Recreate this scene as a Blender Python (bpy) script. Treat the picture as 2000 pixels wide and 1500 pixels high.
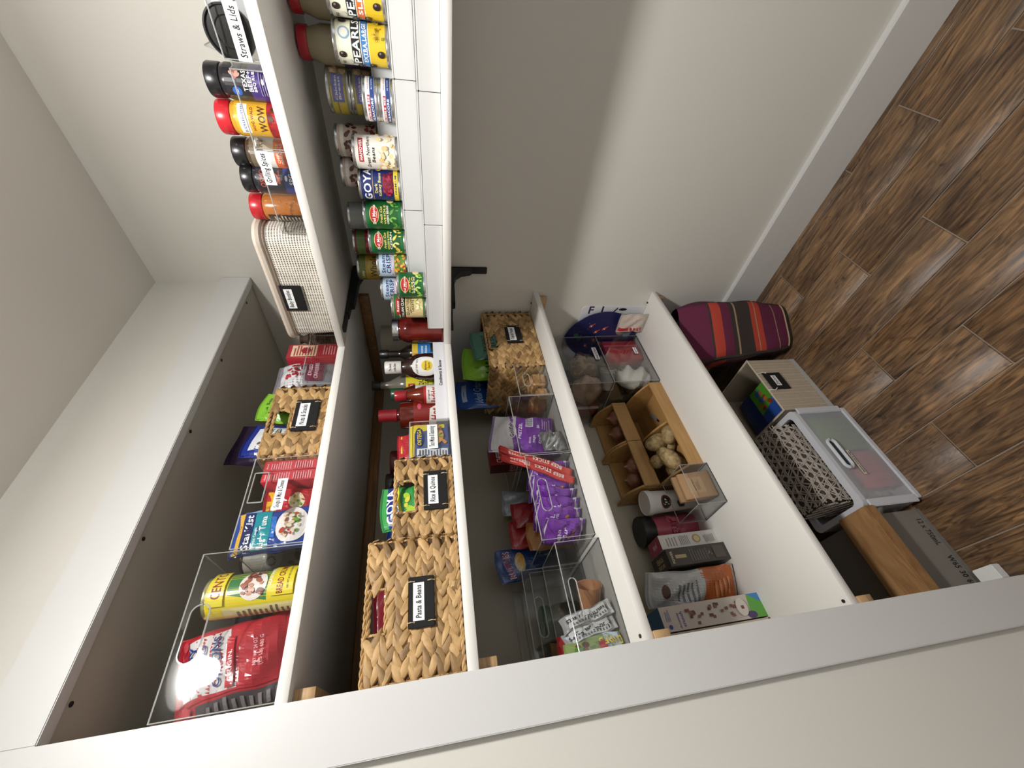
import bpy, bmesh, math, random
from mathutils import Vector, Matrix
for o in list(bpy.data.objects): bpy.data.objects.remove(o)
SC = bpy.context.scene; COL = SC.collection
PI = math.pi; cos = math.cos; sin = math.sin

# ---------------------------------------------------------------- camera (the phone is held on its side)
cd = bpy.data.cameras.new('camera'); cam = bpy.data.objects.new('camera', cd); COL.objects.link(cam)
r_ = Vector((0.74151395, -0.66964803, -0.04157617)); u_ = Vector((0.15694648, 0.11287443, 0.98113565)); d_ = Vector((0.65232267, 0.734051, -0.18879686))
m = Matrix((-u_, r_, -d_)).transposed().to_4x4(); m.translation = Vector((-1.3496, -0.9216, 1.4729))
cam.matrix_world = m; cd.sensor_width = 36; cd.lens = 14.337; cd.clip_start = 0.02
SC.camera = cam
# ---------------------------------------------------------------- world, lamp, exposure
w = bpy.data.worlds.new('world'); SC.world = w; w.use_nodes = True
w.node_tree.nodes['Background'].inputs[0].default_value = (0.85, 0.9, 1.0, 1); w.node_tree.nodes['Background'].inputs[1].default_value = 1.0
LX, LY, LZ = -1.0, -0.9, 2.29
ld = bpy.data.lights.new('ceiling_lamp_light', 'POINT'); ld.shadow_soft_size = 0.04; ld.energy = 9; ld.color = (1.0, 0.985, 0.958)
lo = bpy.data.objects.new('ceiling_lamp_light', ld); COL.objects.link(lo); lo.location = (LX, LY, LZ)
ad = bpy.data.lights.new('ceiling_lamp_downlight', 'AREA'); ad.shape = 'DISK'; ad.size = 0.14; ad.energy = 22; ad.color = (1.0, 0.985, 0.958)
ao = bpy.data.objects.new('ceiling_lamp_downlight', ad); COL.objects.link(ao); ao.location = (LX, LY, 2.334)
dd = bpy.data.lights.new('doorway_daylight', 'AREA'); dd.shape = 'RECTANGLE'; dd.size = 0.8; dd.size_y = 1.9; dd.energy = 2.0; dd.color = (0.8, 0.86, 1.0)
do = bpy.data.objects.new('doorway_daylight', dd); COL.objects.link(do); do.location = (-1.25, -2.75, 1.1); do.rotation_euler = (PI/2, 0, 0)
SC.view_settings.view_transform = 'Standard'; SC.view_settings.look = 'None'; SC.view_settings.gamma = 1; SC.view_settings.use_curve_mapping = False
SC.view_settings.exposure = 0.0
try: SC.cycles.transparent_max_bounces = 24
except Exception: pass

# ---------------------------------------------------------------- materials
_m = {}
def lin(h):
    h = h.lstrip('#'); c = [int(h[i:i+2], 16)/255 for i in (0, 2, 4)]
    return tuple(x/12.92 if x <= .04045 else ((x+.055)/1.055)**2.4 for x in c) + (1,)
def M(c, rough=.5, metal=0, coat=0, bump=0, bscale=60, trans=0):
    k = (c, rough, metal, coat, bump, bscale, trans)
    if k in _m: return _m[k]
    mt = bpy.data.materials.new('paint_' + c.strip('#')); mt.use_nodes = True; n = mt.node_tree; b = n.nodes['Principled BSDF']
    b.inputs['Base Color'].default_value = lin(c); b.inputs['Roughness'].default_value = rough; b.inputs['Metallic'].default_value = metal
    b.inputs['Coat Weight'].default_value = coat; b.inputs['Coat Roughness'].default_value = .12
    if bump:
        t = n.nodes.new('ShaderNodeTexNoise'); t.inputs['Scale'].default_value = bscale; t.inputs['Detail'].default_value = 3
        tc = n.nodes.new('ShaderNodeTexCoord'); n.links.new(tc.outputs['Object'], t.inputs['Vector'])
        bp = n.nodes.new('ShaderNodeBump'); bp.inputs['Strength'].default_value = bump; bp.inputs['Distance'].default_value = .004
        n.links.new(t.outputs['Fac'], bp.inputs['Height']); n.links.new(bp.outputs['Normal'], b.inputs['Normal'])
    if trans:
        tr = n.nodes.new('ShaderNodeBsdfTransparent'); mx = n.nodes.new('ShaderNodeMixShader'); mx.inputs[0].default_value = trans
        n.links.new(b.outputs[0], mx.inputs[1]); n.links.new(tr.outputs[0], mx.inputs[2]); n.links.new(mx.outputs[0], n.nodes['Material Output'].inputs[0])
    _m[k] = mt; return mt
def clear_mat(name, tint, base, edge):
    mt = bpy.data.materials.new(name); mt.use_nodes = True; n = mt.node_tree; n.nodes.remove(n.nodes['Principled BSDF'])
    tr = n.nodes.new('ShaderNodeBsdfTransparent'); tr.inputs[0].default_value = tint
    gl = n.nodes.new('ShaderNodeBsdfGlossy'); gl.inputs['Roughness'].default_value = .035
    lw = n.nodes.new('ShaderNodeLayerWeight'); lw.inputs[0].default_value = .25
    mp = n.nodes.new('ShaderNodeMapRange'); mp.inputs[3].default_value = base; mp.inputs[4].default_value = edge
    n.links.new(lw.outputs['Fresnel'], mp.inputs[0])
    mx = n.nodes.new('ShaderNodeMixShader'); n.links.new(mp.outputs[0], mx.inputs[0]); n.links.new(tr.outputs[0], mx.inputs[1]); n.links.new(gl.outputs[0], mx.inputs[2])
    n.links.new(mx.outputs[0], n.nodes['Material Output'].inputs[0]); return mt
CLEAR = clear_mat('clear_acrylic', (.965, .968, .965, 1), .022, .30)
EDGE = M('#b9bab8', .12, 0, .4, trans=.35)
DEDGE = M('#46484c', .2, 0, .3, trans=.25)
FROST = M('#d9dade', .35, 0, .2, trans=.55)
def nodes_mat(name, f):
    mt = bpy.data.materials.new(name); mt.use_nodes = True; n = mt.node_tree; f(n, n.nodes['Principled BSDF']); return mt
def wood_mat(name, c1, c2, scale=(3, 40, 40), rough=.5, dist=2.0):
    def f(n, b):
        tc = n.nodes.new('ShaderNodeTexCoord'); mp = n.nodes.new('ShaderNodeMapping'); mp.inputs['Scale'].default_value = scale
        oi = n.nodes.new('ShaderNodeObjectInfo'); ad = n.nodes.new('ShaderNodeVectorMath'); ad.operation = 'ADD'
        sc = n.nodes.new('ShaderNodeMath'); sc.operation = 'MULTIPLY'; sc.inputs[1].default_value = 13
        n.links.new(oi.outputs['Random'], sc.inputs[0]); n.links.new(tc.outputs['Object'], ad.inputs[0]); n.links.new(sc.outputs[0], ad.inputs[1])
        n.links.new(ad.outputs[0], mp.inputs[0])
        t = n.nodes.new('ShaderNodeTexNoise'); t.inputs['Scale'].default_value = 1; t.inputs['Detail'].default_value = 6; t.inputs['Distortion'].default_value = dist
        n.links.new(mp.outputs[0], t.inputs['Vector'])
        r = n.nodes.new('ShaderNodeValToRGB'); r.color_ramp.elements[0].position = .32; r.color_ramp.elements[1].position = .7
        r.color_ramp.elements[0].color = lin(c1); r.color_ramp.elements[1].color = lin(c2)
        n.links.new(t.outputs['Fac'], r.inputs[0]); n.links.new(r.outputs[0], b.inputs['Base Color']); b.inputs['Roughness'].default_value = rough
        bp = n.nodes.new('ShaderNodeBump'); bp.inputs['Strength'].default_value = .15; bp.inputs['Distance'].default_value = .002
        n.links.new(t.outputs['Fac'], bp.inputs['Height']); n.links.new(bp.outputs[0], b.inputs['Normal'])
    return nodes_mat(name, f)
def plank_mat():
    def f(n, b):
        L = n.links.new
        tc = n.nodes.new('ShaderNodeTexCoord'); oi = n.nodes.new('ShaderNodeObjectInfo')
        sc = n.nodes.new('ShaderNodeMath'); sc.operation = 'MULTIPLY'; sc.inputs[1].default_value = 37; L(oi.outputs['Random'], sc.inputs[0])
        ad = n.nodes.new('ShaderNodeVectorMath'); L(tc.outputs['Object'], ad.inputs[0]); L(sc.outputs[0], ad.inputs[1])
        def noise(scl, det, dist, s=1):
            mp = n.nodes.new('ShaderNodeMapping'); mp.inputs['Scale'].default_value = scl; L(ad.outputs[0], mp.inputs[0])
            t = n.nodes.new('ShaderNodeTexNoise'); t.inputs['Scale'].default_value = s; t.inputs['Detail'].default_value = det; t.inputs['Distortion'].default_value = dist
            L(mp.outputs[0], t.inputs['Vector']); return t.outputs['Fac']
        grain = noise((48, 4.5, 10), 8, 2.6); big = noise((9, 3.2, 3), 3, .8); fine = noise((150, 18, 20), 4, .5); knot = noise((22, 7, 5), 5, 3.5)
        r = n.nodes.new('ShaderNodeValToRGB'); e = r.color_ramp.elements
        e[0].position = .32; e[0].color = lin('#4a3b2e'); e[1].position = .7; e[1].color = lin('#977a5a')
        x = e.new(.5); x.color = lin('#745c46'); L(grain, r.inputs[0])
        r2 = n.nodes.new('ShaderNodeValToRGB'); r2.color_ramp.elements[0].position = .38; r2.color_ramp.elements[0].color = (.62, .58, .56, 1)
        r2.color_ramp.elements[1].position = .62; r2.color_ramp.elements[1].color = (1.2, 1.08, .9, 1); L(big, r2.inputs[0])
        mx = n.nodes.new('ShaderNodeMixRGB'); mx.blend_type = 'MULTIPLY'; mx.inputs[0].default_value = .8; L(r.outputs[0], mx.inputs[1]); L(r2.outputs[0], mx.inputs[2])
        r3 = n.nodes.new('ShaderNodeValToRGB'); r3.color_ramp.elements[0].position = .3; r3.color_ramp.elements[0].color = (.42, .38, .36, 1)
        r3.color_ramp.elements[1].position = .42; r3.color_ramp.elements[1].color = (1, 1, 1, 1); L(knot, r3.inputs[0])
        m2 = n.nodes.new('ShaderNodeMixRGB'); m2.blend_type = 'MULTIPLY'; m2.inputs[0].default_value = .9; L(mx.outputs[0], m2.inputs[1]); L(r3.outputs[0], m2.inputs[2])
        m3 = n.nodes.new('ShaderNodeMixRGB'); m3.blend_type = 'OVERLAY'; m3.inputs[0].default_value = .45; L(m2.outputs[0], m3.inputs[1]); L(fine, m3.inputs[2])
        L(m3.outputs[0], b.inputs['Base Color']); b.inputs['Roughness'].default_value = .42
        bp = n.nodes.new('ShaderNodeBump'); bp.inputs['Strength'].default_value = .2; bp.inputs['Distance'].default_value = .002; L(grain, bp.inputs['Height']); L(bp.outputs[0], b.inputs['Normal'])
    return nodes_mat('wood_look_tile', f)
def weave_mat(name, c1, c2, s, thr=(.0, .28), axes='xz'):
    # woven cloth: tiny dark gaps between the yarns
    def f(n, b):
        L = n.links.new
        tc = n.nodes.new('ShaderNodeTexCoord'); sp = n.nodes.new('ShaderNodeSeparateXYZ'); L(tc.outputs['Object'], sp.inputs[0])
        nz = n.nodes.new('ShaderNodeTexNoise'); nz.inputs['Scale'].default_value = 35; L(tc.outputs['Object'], nz.inputs['Vector'])
        def mth(op, a, bb):
            q = n.nodes.new('ShaderNodeMath'); q.operation = op
            for i, v in ((0, a), (1, bb)):
                if isinstance(v, (int, float)): q.inputs[i].default_value = v
                elif v is not None: L(v, q.inputs[i])
            return q.outputs[0]
        sx = mth('ADD', sp.outputs['X'], sp.outputs['Y']); 
        a = mth('POWER', mth('ABSOLUTE', mth('SINE', mth('MULTIPLY', sx, s), None), None), .7)
        c = mth('POWER', mth('ABSOLUTE', mth('SINE', mth('MULTIPLY', sp.outputs['Z'], s*.8), None), None), .7)
        p = mth('MULTIPLY', a, c); p = mth('ADD', p, mth('MULTIPLY', mth('SUBTRACT', nz.outputs['Fac'], .5), .35))
        r = n.nodes.new('ShaderNodeValToRGB'); r.color_ramp.elements[0].position = .58; r.color_ramp.elements[0].color = lin(c1)
        r.color_ramp.elements[1].position = .78; r.color_ramp.elements[1].color = lin(c2); L(p, r.inputs[0]); L(r.outputs[0], b.inputs['Base Color']); b.inputs['Roughness'].default_value = .85
        bp = n.nodes.new('ShaderNodeBump'); bp.inputs['Strength'].default_value = .5; bp.inputs['Distance'].default_value = .001; bp.invert = True; L(p, bp.inputs['Height']); L(bp.outputs[0], b.inputs['Normal'])
    return nodes_mat(name, f)
def spot_mat(name, c1, c2, sc=40, rough=.6, lo=.45, hi=.6, bump=.2):
    def f(n, b):
        tc = n.nodes.new('ShaderNodeTexCoord'); t = n.nodes.new('ShaderNodeTexNoise'); t.inputs['Scale'].default_value = sc; t.inputs['Detail'].default_value = 5
        n.links.new(tc.outputs['Object'], t.inputs['Vector']); r = n.nodes.new('ShaderNodeValToRGB')
        r.color_ramp.elements[0].position = lo; r.color_ramp.elements[0].color = lin(c1); r.color_ramp.elements[1].position = hi; r.color_ramp.elements[1].color = lin(c2)
        n.links.new(t.outputs['Fac'], r.inputs[0]); n.links.new(r.outputs[0], b.inputs['Base Color']); b.inputs['Roughness'].default_value = rough
        bp = n.nodes.new('ShaderNodeBump'); bp.inputs['Strength'].default_value = bump; bp.inputs['Distance'].default_value = .003; n.links.new(t.outputs['Fac'], bp.inputs['Height']); n.links.new(bp.outputs[0], b.inputs['Normal'])
    return nodes_mat(name, f)
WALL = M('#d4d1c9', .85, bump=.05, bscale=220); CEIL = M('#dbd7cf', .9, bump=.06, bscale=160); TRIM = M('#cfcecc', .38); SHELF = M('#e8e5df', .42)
BACKW_SHADED = M('#b3ab98', .85); GROUT = M('#8f8072', .9); BLACK = M('#121213', .45); METAL = M('#c9cbcd', .25, 1); WHITE = M('#e2e2e0', .4)  # alcove walls: same paint as the walls, with warm shade put into the colour
PINE = wood_mat('pine', '#a8855c', '#c9a77c', (4, 60, 60)); BAMBOO = wood_mat('bamboo', '#a07a48', '#b98f58', (3, 45, 45), .4, 1)
DARKPINE = wood_mat('stained_pine', '#7a5634', '#a37a4e', (4, 60, 60)); MAPLE = wood_mat('maple', '#86613b', '#a37c52', (5, 20, 20), .5, 3)
PLANK = plank_mat()

# ---------------------------------------------------------------- mesh building
class MB:
    def __init__(s): s.v = []; s.f = []; s.mi = []; s.mats = []
    def mat(s, m):
        if m not in s.mats: s.mats.append(m)
        return s.mats.index(m)
    def add(s, vs, fs, m=None):
        o = len(s.v); s.v += [tuple(p) for p in vs]; k = s.mat(m) if m else 0
        for f in fs: s.f.append([i+o for i in f]); s.mi.append(k)
    def box(s, x0, x1, y0, y1, z0, z1, m=None):
        s.add([(x0,y0,z0),(x1,y0,z0),(x1,y1,z0),(x0,y1,z0),(x0,y0,z1),(x1,y0,z1),(x1,y1,z1),(x0,y1,z1)],
              [(0,3,2,1),(4,5,6,7),(0,1,5,4),(1,2,6,5),(2,3,7,6),(3,0,4,7)], m); return s
    def lathe(s, prof, n=32, m=None, c=(0,0,0)):
        vs = []; fs = []
        for r, z in prof:
            for i in range(n): a = 2*PI*i/n; vs.append((c[0]+r*cos(a), c[1]+r*sin(a), c[2]+z))
        for j in range(len(prof)-1):
            for i in range(n): k = (i+1) % n; fs.append((j*n+i, j*n+k, (j+1)*n+k, (j+1)*n+i))
        if prof[0][0] > 1e-5: fs.append(tuple(range(n-1, -1, -1)))
        if prof[-1][0] > 1e-5: fs.append(tuple((len(prof)-1)*n+i for i in range(n)))
        s.add(vs, fs, m); return s
    def tube(s, pts, r, n=6, m=None, closed=False):
        pts = [Vector(p) for p in pts]; N = len(pts); vs = []; fs = []
        for i, p in enumerate(pts):
            t = (pts[(i+1) % N]-pts[i-1]) if closed else (pts[min(i+1, N-1)]-pts[max(i-1, 0)])
            t.normalize(); a = t.cross(Vector((0,0,1)))
            if a.length < .1: a = t.cross(Vector((1,0,0)))
            a.normalize(); b = t.cross(a)
            for k in range(n): q = 2*PI*k/n; vs.append(p+a*r*cos(q)+b*r*sin(q))
        for i in range(N if closed else N-1):
            j = (i+1) % N
            for k in range(n): l = (k+1) % n; fs.append((i*n+k, i*n+l, j*n+l, j*n+k))
        if not closed: fs += [tuple(range(n-1, -1, -1)), tuple((N-1)*n+k for k in range(n))]
        s.add(vs, fs, m); return s
    def prism(s, poly, ax, a0, a1, m=None):   # poly in the two other axes, extruded along ax
        def P(q, a): return {'x': (a, q[0], q[1]), 'y': (q[0], a, q[1]), 'z': (q[0], q[1], a)}[ax]
        n = len(poly); vs = [P(q, a0) for q in poly]+[P(q, a1) for q in poly]
        fs = [tuple(range(n)), tuple(range(2*n-1, n-1, -1))]+[(i, i+n, (i+1) % n+n, (i+1) % n) for i in range(n)]
        s.add(vs, fs, m); return s
    def grid(s, fn, nu, nv, m=None, colfn=None, closed=False):
        o = len(s.v)
        for j in range(nv+1):
            for i in range(nu+1): s.v.append(tuple(fn(i/nu, j/nv)))
        for j in range(nv):
            for i in range(nu):
                s.f.append([o+j*(nu+1)+i, o+j*(nu+1)+i+1, o+(j+1)*(nu+1)+i+1, o+(j+1)*(nu+1)+i])
                s.mi.append(s.mat(colfn((i+.5)/nu, (j+.5)/nv) if colfn else m) if (colfn or m) else 0)
        return s
    def build(s, name, m=None, parent=None, smooth=False, bevel=0, label=None, kind=None, seg=2):
        me = bpy.data.meshes.new(name); me.from_pydata(s.v, [], s.f)
        for x in (s.mats or [m or WHITE]): me.materials.append(x)
        if s.mats: me.polygons.foreach_set('material_index', s.mi)
        bm = bmesh.new(); bm.from_mesh(me); bmesh.ops.recalc_face_normals(bm, faces=bm.faces)
        if bevel:
            es = [e for e in bm.edges if len(e.link_faces) == 2 and e.calc_face_angle(0) > .6]
            bmesh.ops.bevel(bm, geom=es, offset=bevel, segments=seg, affect='EDGES', clamp_overlap=True)
        if smooth or bevel:
            for f in bm.faces: f.smooth = True
            for e in bm.edges:
                if len(e.link_faces) == 2 and e.calc_face_angle(0) > (.7 if smooth else .9): e.smooth = False
        bm.to_mesh(me); bm.free(); me.update()
        o = bpy.data.objects.new(name, me); COL.objects.link(o)
        if parent: o.parent = parent
        if label: o['label'] = label
        if kind: o['kind'] = kind
        return o
def thing(name, label, cat, loc=(0,0,0), rz=0, group=None, rot=None):
    o = bpy.data.objects.new(name, None); COL.objects.link(o); o.location = loc; o.rotation_euler = rot or (0, 0, rz); o.empty_display_size = .05
    o['label'] = label; o['category'] = cat
    if group: o['group'] = group
    return o
def tag(o, label, cat, group=None):
    o['label'] = label; o['category'] = cat
    if group: o['group'] = group
    return o
def struct(o): o['kind'] = 'structure'; return o
def bx(x0, x1, y0, y1, z0, z1): return MB().box(x0, x1, y0, y1, z0, z1)

# ---------------------------------------------------------------- printing: flat shapes and lettering laid on a surface map
_tx = {}
def text_mesh(s, bold, res=2):
    k = (s, bold)
    if k not in _tx:
        c = bpy.data.curves.new('t', 'FONT'); c.body = s; c.resolution_u = res; c.offset = .022 if bold else 0; c.align_x = 'LEFT'; c.space_character = 1.06 if bold else 1
        o = bpy.data.objects.new('t', c); me = bpy.data.meshes.new_from_object(o)
        vs = [v.co.copy() for v in me.vertices]; fs = [tuple(p.vertices) for p in me.polygons]
        if not vs: vs = [Vector((0,0,0))]
        x0 = min(v.x for v in vs); x1 = max(v.x for v in vs); y0 = min(v.y for v in vs); y1 = max(v.y for v in vs)
        _tx[k] = ([(v.x-(x0+x1)/2, v.y-(y0+y1)/2) for v in vs], fs, max(x1-x0, .01), max(y1-y0, .01))
        bpy.data.objects.remove(o); bpy.data.curves.remove(c); bpy.data.meshes.remove(me)
    return _tx[k]
class Print:
    """fn(u,v,h) with u,v in metres over W x H; shapes are given 0..1"""
    def __init__(s, fn, W, H, h0=.0004, rough=.5, step=.00012, coat=0, bump=0): s.bump = bump; s.fn = fn; s.W = W; s.H = H; s.h = h0; s.mb = MB(); s.rough = rough; s.st = step; s.coat = coat
    def _p(s, pts, faces, c):
        s.h += s.st; s.mb.add([s.fn(a, b, s.h) for a, b in pts], faces, M(c, s.rough, 0, s.coat, s.bump, 38) if isinstance(c, str) else c)
    def rect(s, u0, v0, u1, v1, c, n=None, nv=None):
        n = n or max(1, int(abs(u1-u0)*s.W/.006)); nv = nv or max(1, int(abs(v1-v0)*s.H/.012)); pts = []; fs = []
        for j in range(nv+1):
            for i in range(n+1): pts.append(((u0+(u1-u0)*i/n)*s.W, (v0+(v1-v0)*j/nv)*s.H))
        for j in range(nv):
            for i in range(n): fs.append((j*(n+1)+i, j*(n+1)+i+1, (j+1)*(n+1)+i+1, (j+1)*(n+1)+i))
        s._p(pts, fs, c); return s
    def poly(s, P, c): return s.cut([(a*s.W, b*s.H) for a, b in P], [tuple(range(len(P)))], c)
    def cut(s, P, F, c):
        bm = bmesh.new(); vv = [bm.verts.new((a, b, 0)) for a, b in P]
        for f in F:
            try: bm.faces.new([vv[i] for i in f])
            except ValueError: pass
        for ax, L, n in ((0, s.W, max(2, int(s.W/.007))), (1, s.H, max(2, int(s.H/.009)))):
            for i in range(1, n):
                co = [0, 0, 0]; co[ax] = L*i/n; no = [0, 0, 0]; no[ax] = 1
                bmesh.ops.bisect_plane(bm, geom=bm.verts[:]+bm.edges[:]+bm.faces[:], plane_co=co, plane_no=no)
        bm.verts.index_update(); s._p([(v.co.x, v.co.y) for v in bm.verts], [tuple(v.index for v in f.verts) for f in bm.faces], c); bm.free(); return s
    def ell(s, cu, cv, ru, rv, c, n=14, rot=0):   # ru, rv in metres
        pts = [(cu*s.W, cv*s.H)]; fs = []; rings = max(2, int(max(ru, rv)/.006)+1)
        for k in [(j+1)/rings for j in range(rings)]:
            for i in range(n):
                a = 2*PI*i/n; x = ru*k*cos(a); y = rv*k*sin(a); pts.append((cu*s.W+x*cos(rot)-y*sin(rot), cv*s.H+x*sin(rot)+y*cos(rot)))
        for i in range(n):
            j = (i+1) % n; fs += [(0, 1+i, 1+j)]+[(1+q*n+i, 1+(q+1)*n+i, 1+(q+1)*n+j, 1+q*n+j) for q in range(rings-1)]
        s._p(pts, fs, c); return s
    def text(s, t, cu, cv, size, c, w=None, rot=0, bold=True, shear=0, arc=0):
        P, F, tw, th = text_mesh(t, bold); k = size*s.H/.72; kx = k if w is None else w*s.W/tw; pts = []
        for x, y in P:
            X = x*kx+y*k*shear; Y = y*k-arc*(x*kx)**2
            pts.append((cu*s.W+X*cos(rot)-Y*sin(rot), cv*s.H+X*sin(rot)+Y*cos(rot)))
        return s.cut(pts, F, c) if size*s.H > .0055 else (s._p(pts, F, c), s)[1]
    def lines(s, u0, v0, u1, v1, n, c, seed=1, frac=.45):
        R = random.Random(seed); dv = (v1-v0)/n
        for i in range(n):
            e = u1-(u1-u0)*R.random()*.3; s.rect(u0, v0+i*dv, e, v0+i*dv+dv*frac, c, nv=1)
        return s
    def scatter(s, n, u0, v0, u1, v1, r0, r1, cols, seed=1, asp=.65):
        R = random.Random(seed)
        for i in range(n):
            r = r0+(r1-r0)*R.random(); s.ell(u0+(u1-u0)*R.random(), v0+(v1-v0)*R.random(), r, r*asp, cols[i % len(cols)], 9, R.random()*3)
        return s
    def build(s, parent, name='printed_label', label=None): return s.mb.build(name, None, parent, label=label)
def front(x0, y, z0): return lambda u, v, h: (x0+u, y-h, z0+v)
def leftside(x, y1, z0): return lambda u, v, h: (x-h, y1-u, z0+v)
def topside(x0, y0, z): return lambda u, v, h: (x0+u, y0+v, z+h)
def cyl(r, z0, W, a0=0): return lambda u, v, h: ((r+h)*sin((u-W/2)/r+a0), -(r+h)*cos((u-W/2)/r+a0), z0+v)
HAND = dict(bold=False, shear=.1)
def sticker(parent, x0, z0, w, h, y, txt, name='label_sticker', fn=None, tw=.86):
    b = MB(); fn = fn or front(x0, y, z0)
    b.grid(lambda u, v: fn(u*w, v*h, .0006), 1, 1); o = b.build(name, M('#eef0f0', .5), parent)
    Print(fn, w, h, .0008).text(txt, .5, .5, .5, '#161616', w=tw, bold=True, shear=.08).build(o, 'lettering')
    return o
def pin(o): return o

# ================================================================= SETTING
S1, S2, S3, S4, TH = 1.758, 1.433, 1.059, .532, .021
YB, W, HH, HO, WO, CH = .56, 1.241, 2.085, 2.175, 1.335, 2.385
XL, YF = -2.25, -2.4
fl = struct(bx(XL, 0, YF, YB, -.06, -.004).build('floor', GROUT))
R = random.Random(4); j0 = {0: -.498, 1: -.704, 2: -.287, 3: -.495, 4: -.095, 5: -.33, 6: -.08}; PL = .623
xs = [0, -.05]
while xs[-1] > XL: xs.append(xs[-1]-.1555)
_pm = {}
for k in range(len(xs)-1):
    xa, xb = max(xs[k+1], XL), xs[k]; j = j0.get(k, -R.random()*.6)
    while j < YB: j += PL
    y1 = YB; y0 = j-PL
    while y1 > YF:
        a, b = max(y0, YF), y1
        if b-a > .01:
            q = bx(xa+.002, xb-.002, a+.002, b-.002, -.012, 0); cx, cy = (xa+xb)/2, (a+b)/2
            key = (round(xb-xa, 3), round(b-a, 3))
            if key not in _pm:
                q.v = [(x-cx, y-cy, z) for x, y, z in q.v]; o = q.build('plank', PLANK, fl, bevel=.0015, seg=1); _pm[key] = o.data
            else: o = bpy.data.objects.new('plank', _pm[key]); COL.objects.link(o); o.parent = fl
            o.location = (cx, cy, 0)
        y1 = y0; y0 -= PL
struct(bx(XL-.1, .1, YF-.1, YB+.1, CH, CH+.08).build('ceiling', CEIL))
struct(bx(0, .1, YF, YB+.1, -.06, CH).build('wall_right', WALL))
# back wall with the alcove cut into it
b = MB(); b.box(XL, -WO+.02, 0, .1, -.06, CH); b.box(-WO+.02, 0, 0, .1, HH+.02, CH); b.box(XL+.0, -W-.001, .1, YB+.1, -.06, CH)
struct(b.build('wall_back', WALL))
struct(bx(-W-.05, .0, YB, YB+.1, -.06, HH+.05).build('wall_alcove', BACKW_SHADED))
struct(bx(-W-.003, -W+.0, .0, YB, 0, HH).build('wall_alcove_left', BACKW_SHADED))
struct(bx(XL-.1, XL, YF, YB, -.06, CH).build('wall_left', WALL))
b = MB(); b.box(XL, -1.7, YF-.1, YF, -.06, CH); b.box(-.8, 0, YF-.1, YF, -.06, CH); b.box(-1.7, -.8, YF-.1, YF, 2.05, CH)
struct(b.build('wall_front', WALL))
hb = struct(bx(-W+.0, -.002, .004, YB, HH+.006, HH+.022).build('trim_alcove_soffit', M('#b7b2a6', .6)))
for i, x in enumerate((-.087, -.367, -.627, -.906, -1.186)):
    MB().lathe([(.0045, -.0015), (.0045, .001)], 10, c=(x, .022, HH+.006)).build('screw_hole', BLACK, hb)
# casing: stile and header
T = .023
struct(bx(-WO, -W, -T, -.0005, 0, HO).build('trim_casing_stile', TRIM, bevel=.0015))
struct(bx(-W, -.001, -T, -.0005, HH, HO).build('trim_casing_header', TRIM, bevel=.0015))
struct(bx(-W+.0, -.002, -.0005, .004, HH+.001, HH+.016).build('trim_casing_return', TRIM))
# baseboard on the right wall
b = MB(); b.prism([(-.0005, 0), (-.016, 0), (-.016, .148), (-.013, .155), (-.0105, .161), (-.0005, .161)], 'y', YF, -.0)
bb = struct(MB().prism([(-.0005, 0), (-.018, 0), (-.018, .155), (-.014, .161), (-.0005, .161)], 'y', YF, YB).build('baseboard_right', TRIM))
struct(bx(XL, -WO-.001, -.016, -.0005, 0, .161).build('baseboard_back', TRIM))
# ceiling lamp
t = thing('ceiling_light', 'small round flush ceiling lamp above the pantry floor', 'lamp', (LX, LY, CH))
MB().lathe([(.12, 0), (.12, -.018), (.1, -.03)], 32).build('lamp_base', WHITE, t)
em = bpy.data.materials.new('lamp_glow'); em.use_nodes = True; em.node_tree.nodes['Principled BSDF'].inputs['Emission Color'].default_value = (1, .95, .88, 1); em.node_tree.nodes['Principled BSDF'].inputs['Emission Strength'].default_value = 6
MB().lathe([(.098, -.03), (.09, -.04), (.05, -.046), (.0, -.047)], 32).build('lamp_diffuser', em, t)

# ---------------------------------------------------------------- shelves (alcove boards and the two boards on the right wall)
def shelf(label, x0, x1, y0, y1, z, wo='alcove shelves'):
    o = bx(x0, x1, y0, y1, z-TH, z).build('shelf_board', SHELF, bevel=.0008, seg=1); return tag(o, label, 'shelf', wo)
DQ = .36
s1 = shelf('white top shelf board across the alcove', -W, -.001, -.014, YB, S1)
s2 = shelf('white second shelf board across the alcove, under the rice and pasta baskets', -W, -.001, -.014, YB, S2)
s3 = shelf('white third shelf board across the alcove, under the clear snack bins', -W, -.001, .036, YB, S3)
s4 = shelf('white lowest shelf board across the alcove, half empty at its front', -W, -.001, .036, YB, S4)
q1 = shelf('white upper wall shelf on the right wall, holding the beige woven basket', -DQ, -.001, -1.7, -.0155, S1, 'right wall shelves')
q2 = shelf('white lower wall shelf on the right wall, holding the cans', -DQ, -.001, -1.7, -.0155, S2, 'right wall shelves')
for bd, pk in ((s3, S3), (s4, S4)):
    for px_, py_ in ((-.0015, .09), (-W+.022, .052)): MB().lathe([(.004, 0), (.004, .003), (0, .0035)], 10, c=(px_-.004, py_, pk)).build('peg', BLACK, bd)
def cleat(label, x0, x1, y0, y1, z, m=PINE, h=.036):
    return tag(bx(x0, x1, y0, y1, z-TH-.001-h, z-TH-.001).build('wood_cleat', m, bevel=.001, seg=1), label, 'cleat', 'shelf cleats')
cleat('brown wood cleat on the right wall under the top alcove shelf', -.02, -.001, .045, YB-.001, S1, DARKPINE)
cleat('brown wood cleat along the alcove back wall under the top shelf', -W+.001, -.021, YB-.02, YB-.001, S1, DARKPINE)
for z, n in ((S1, 'top'), (S2, 'second'), (S3, 'third'), (S4, 'lowest')):
    cleat('pale wood cleat under the %s shelf at the white casing' % n, -W+.001, -W+.021, .03 if z < 1.4 else .01, YB-.021, z)
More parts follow.
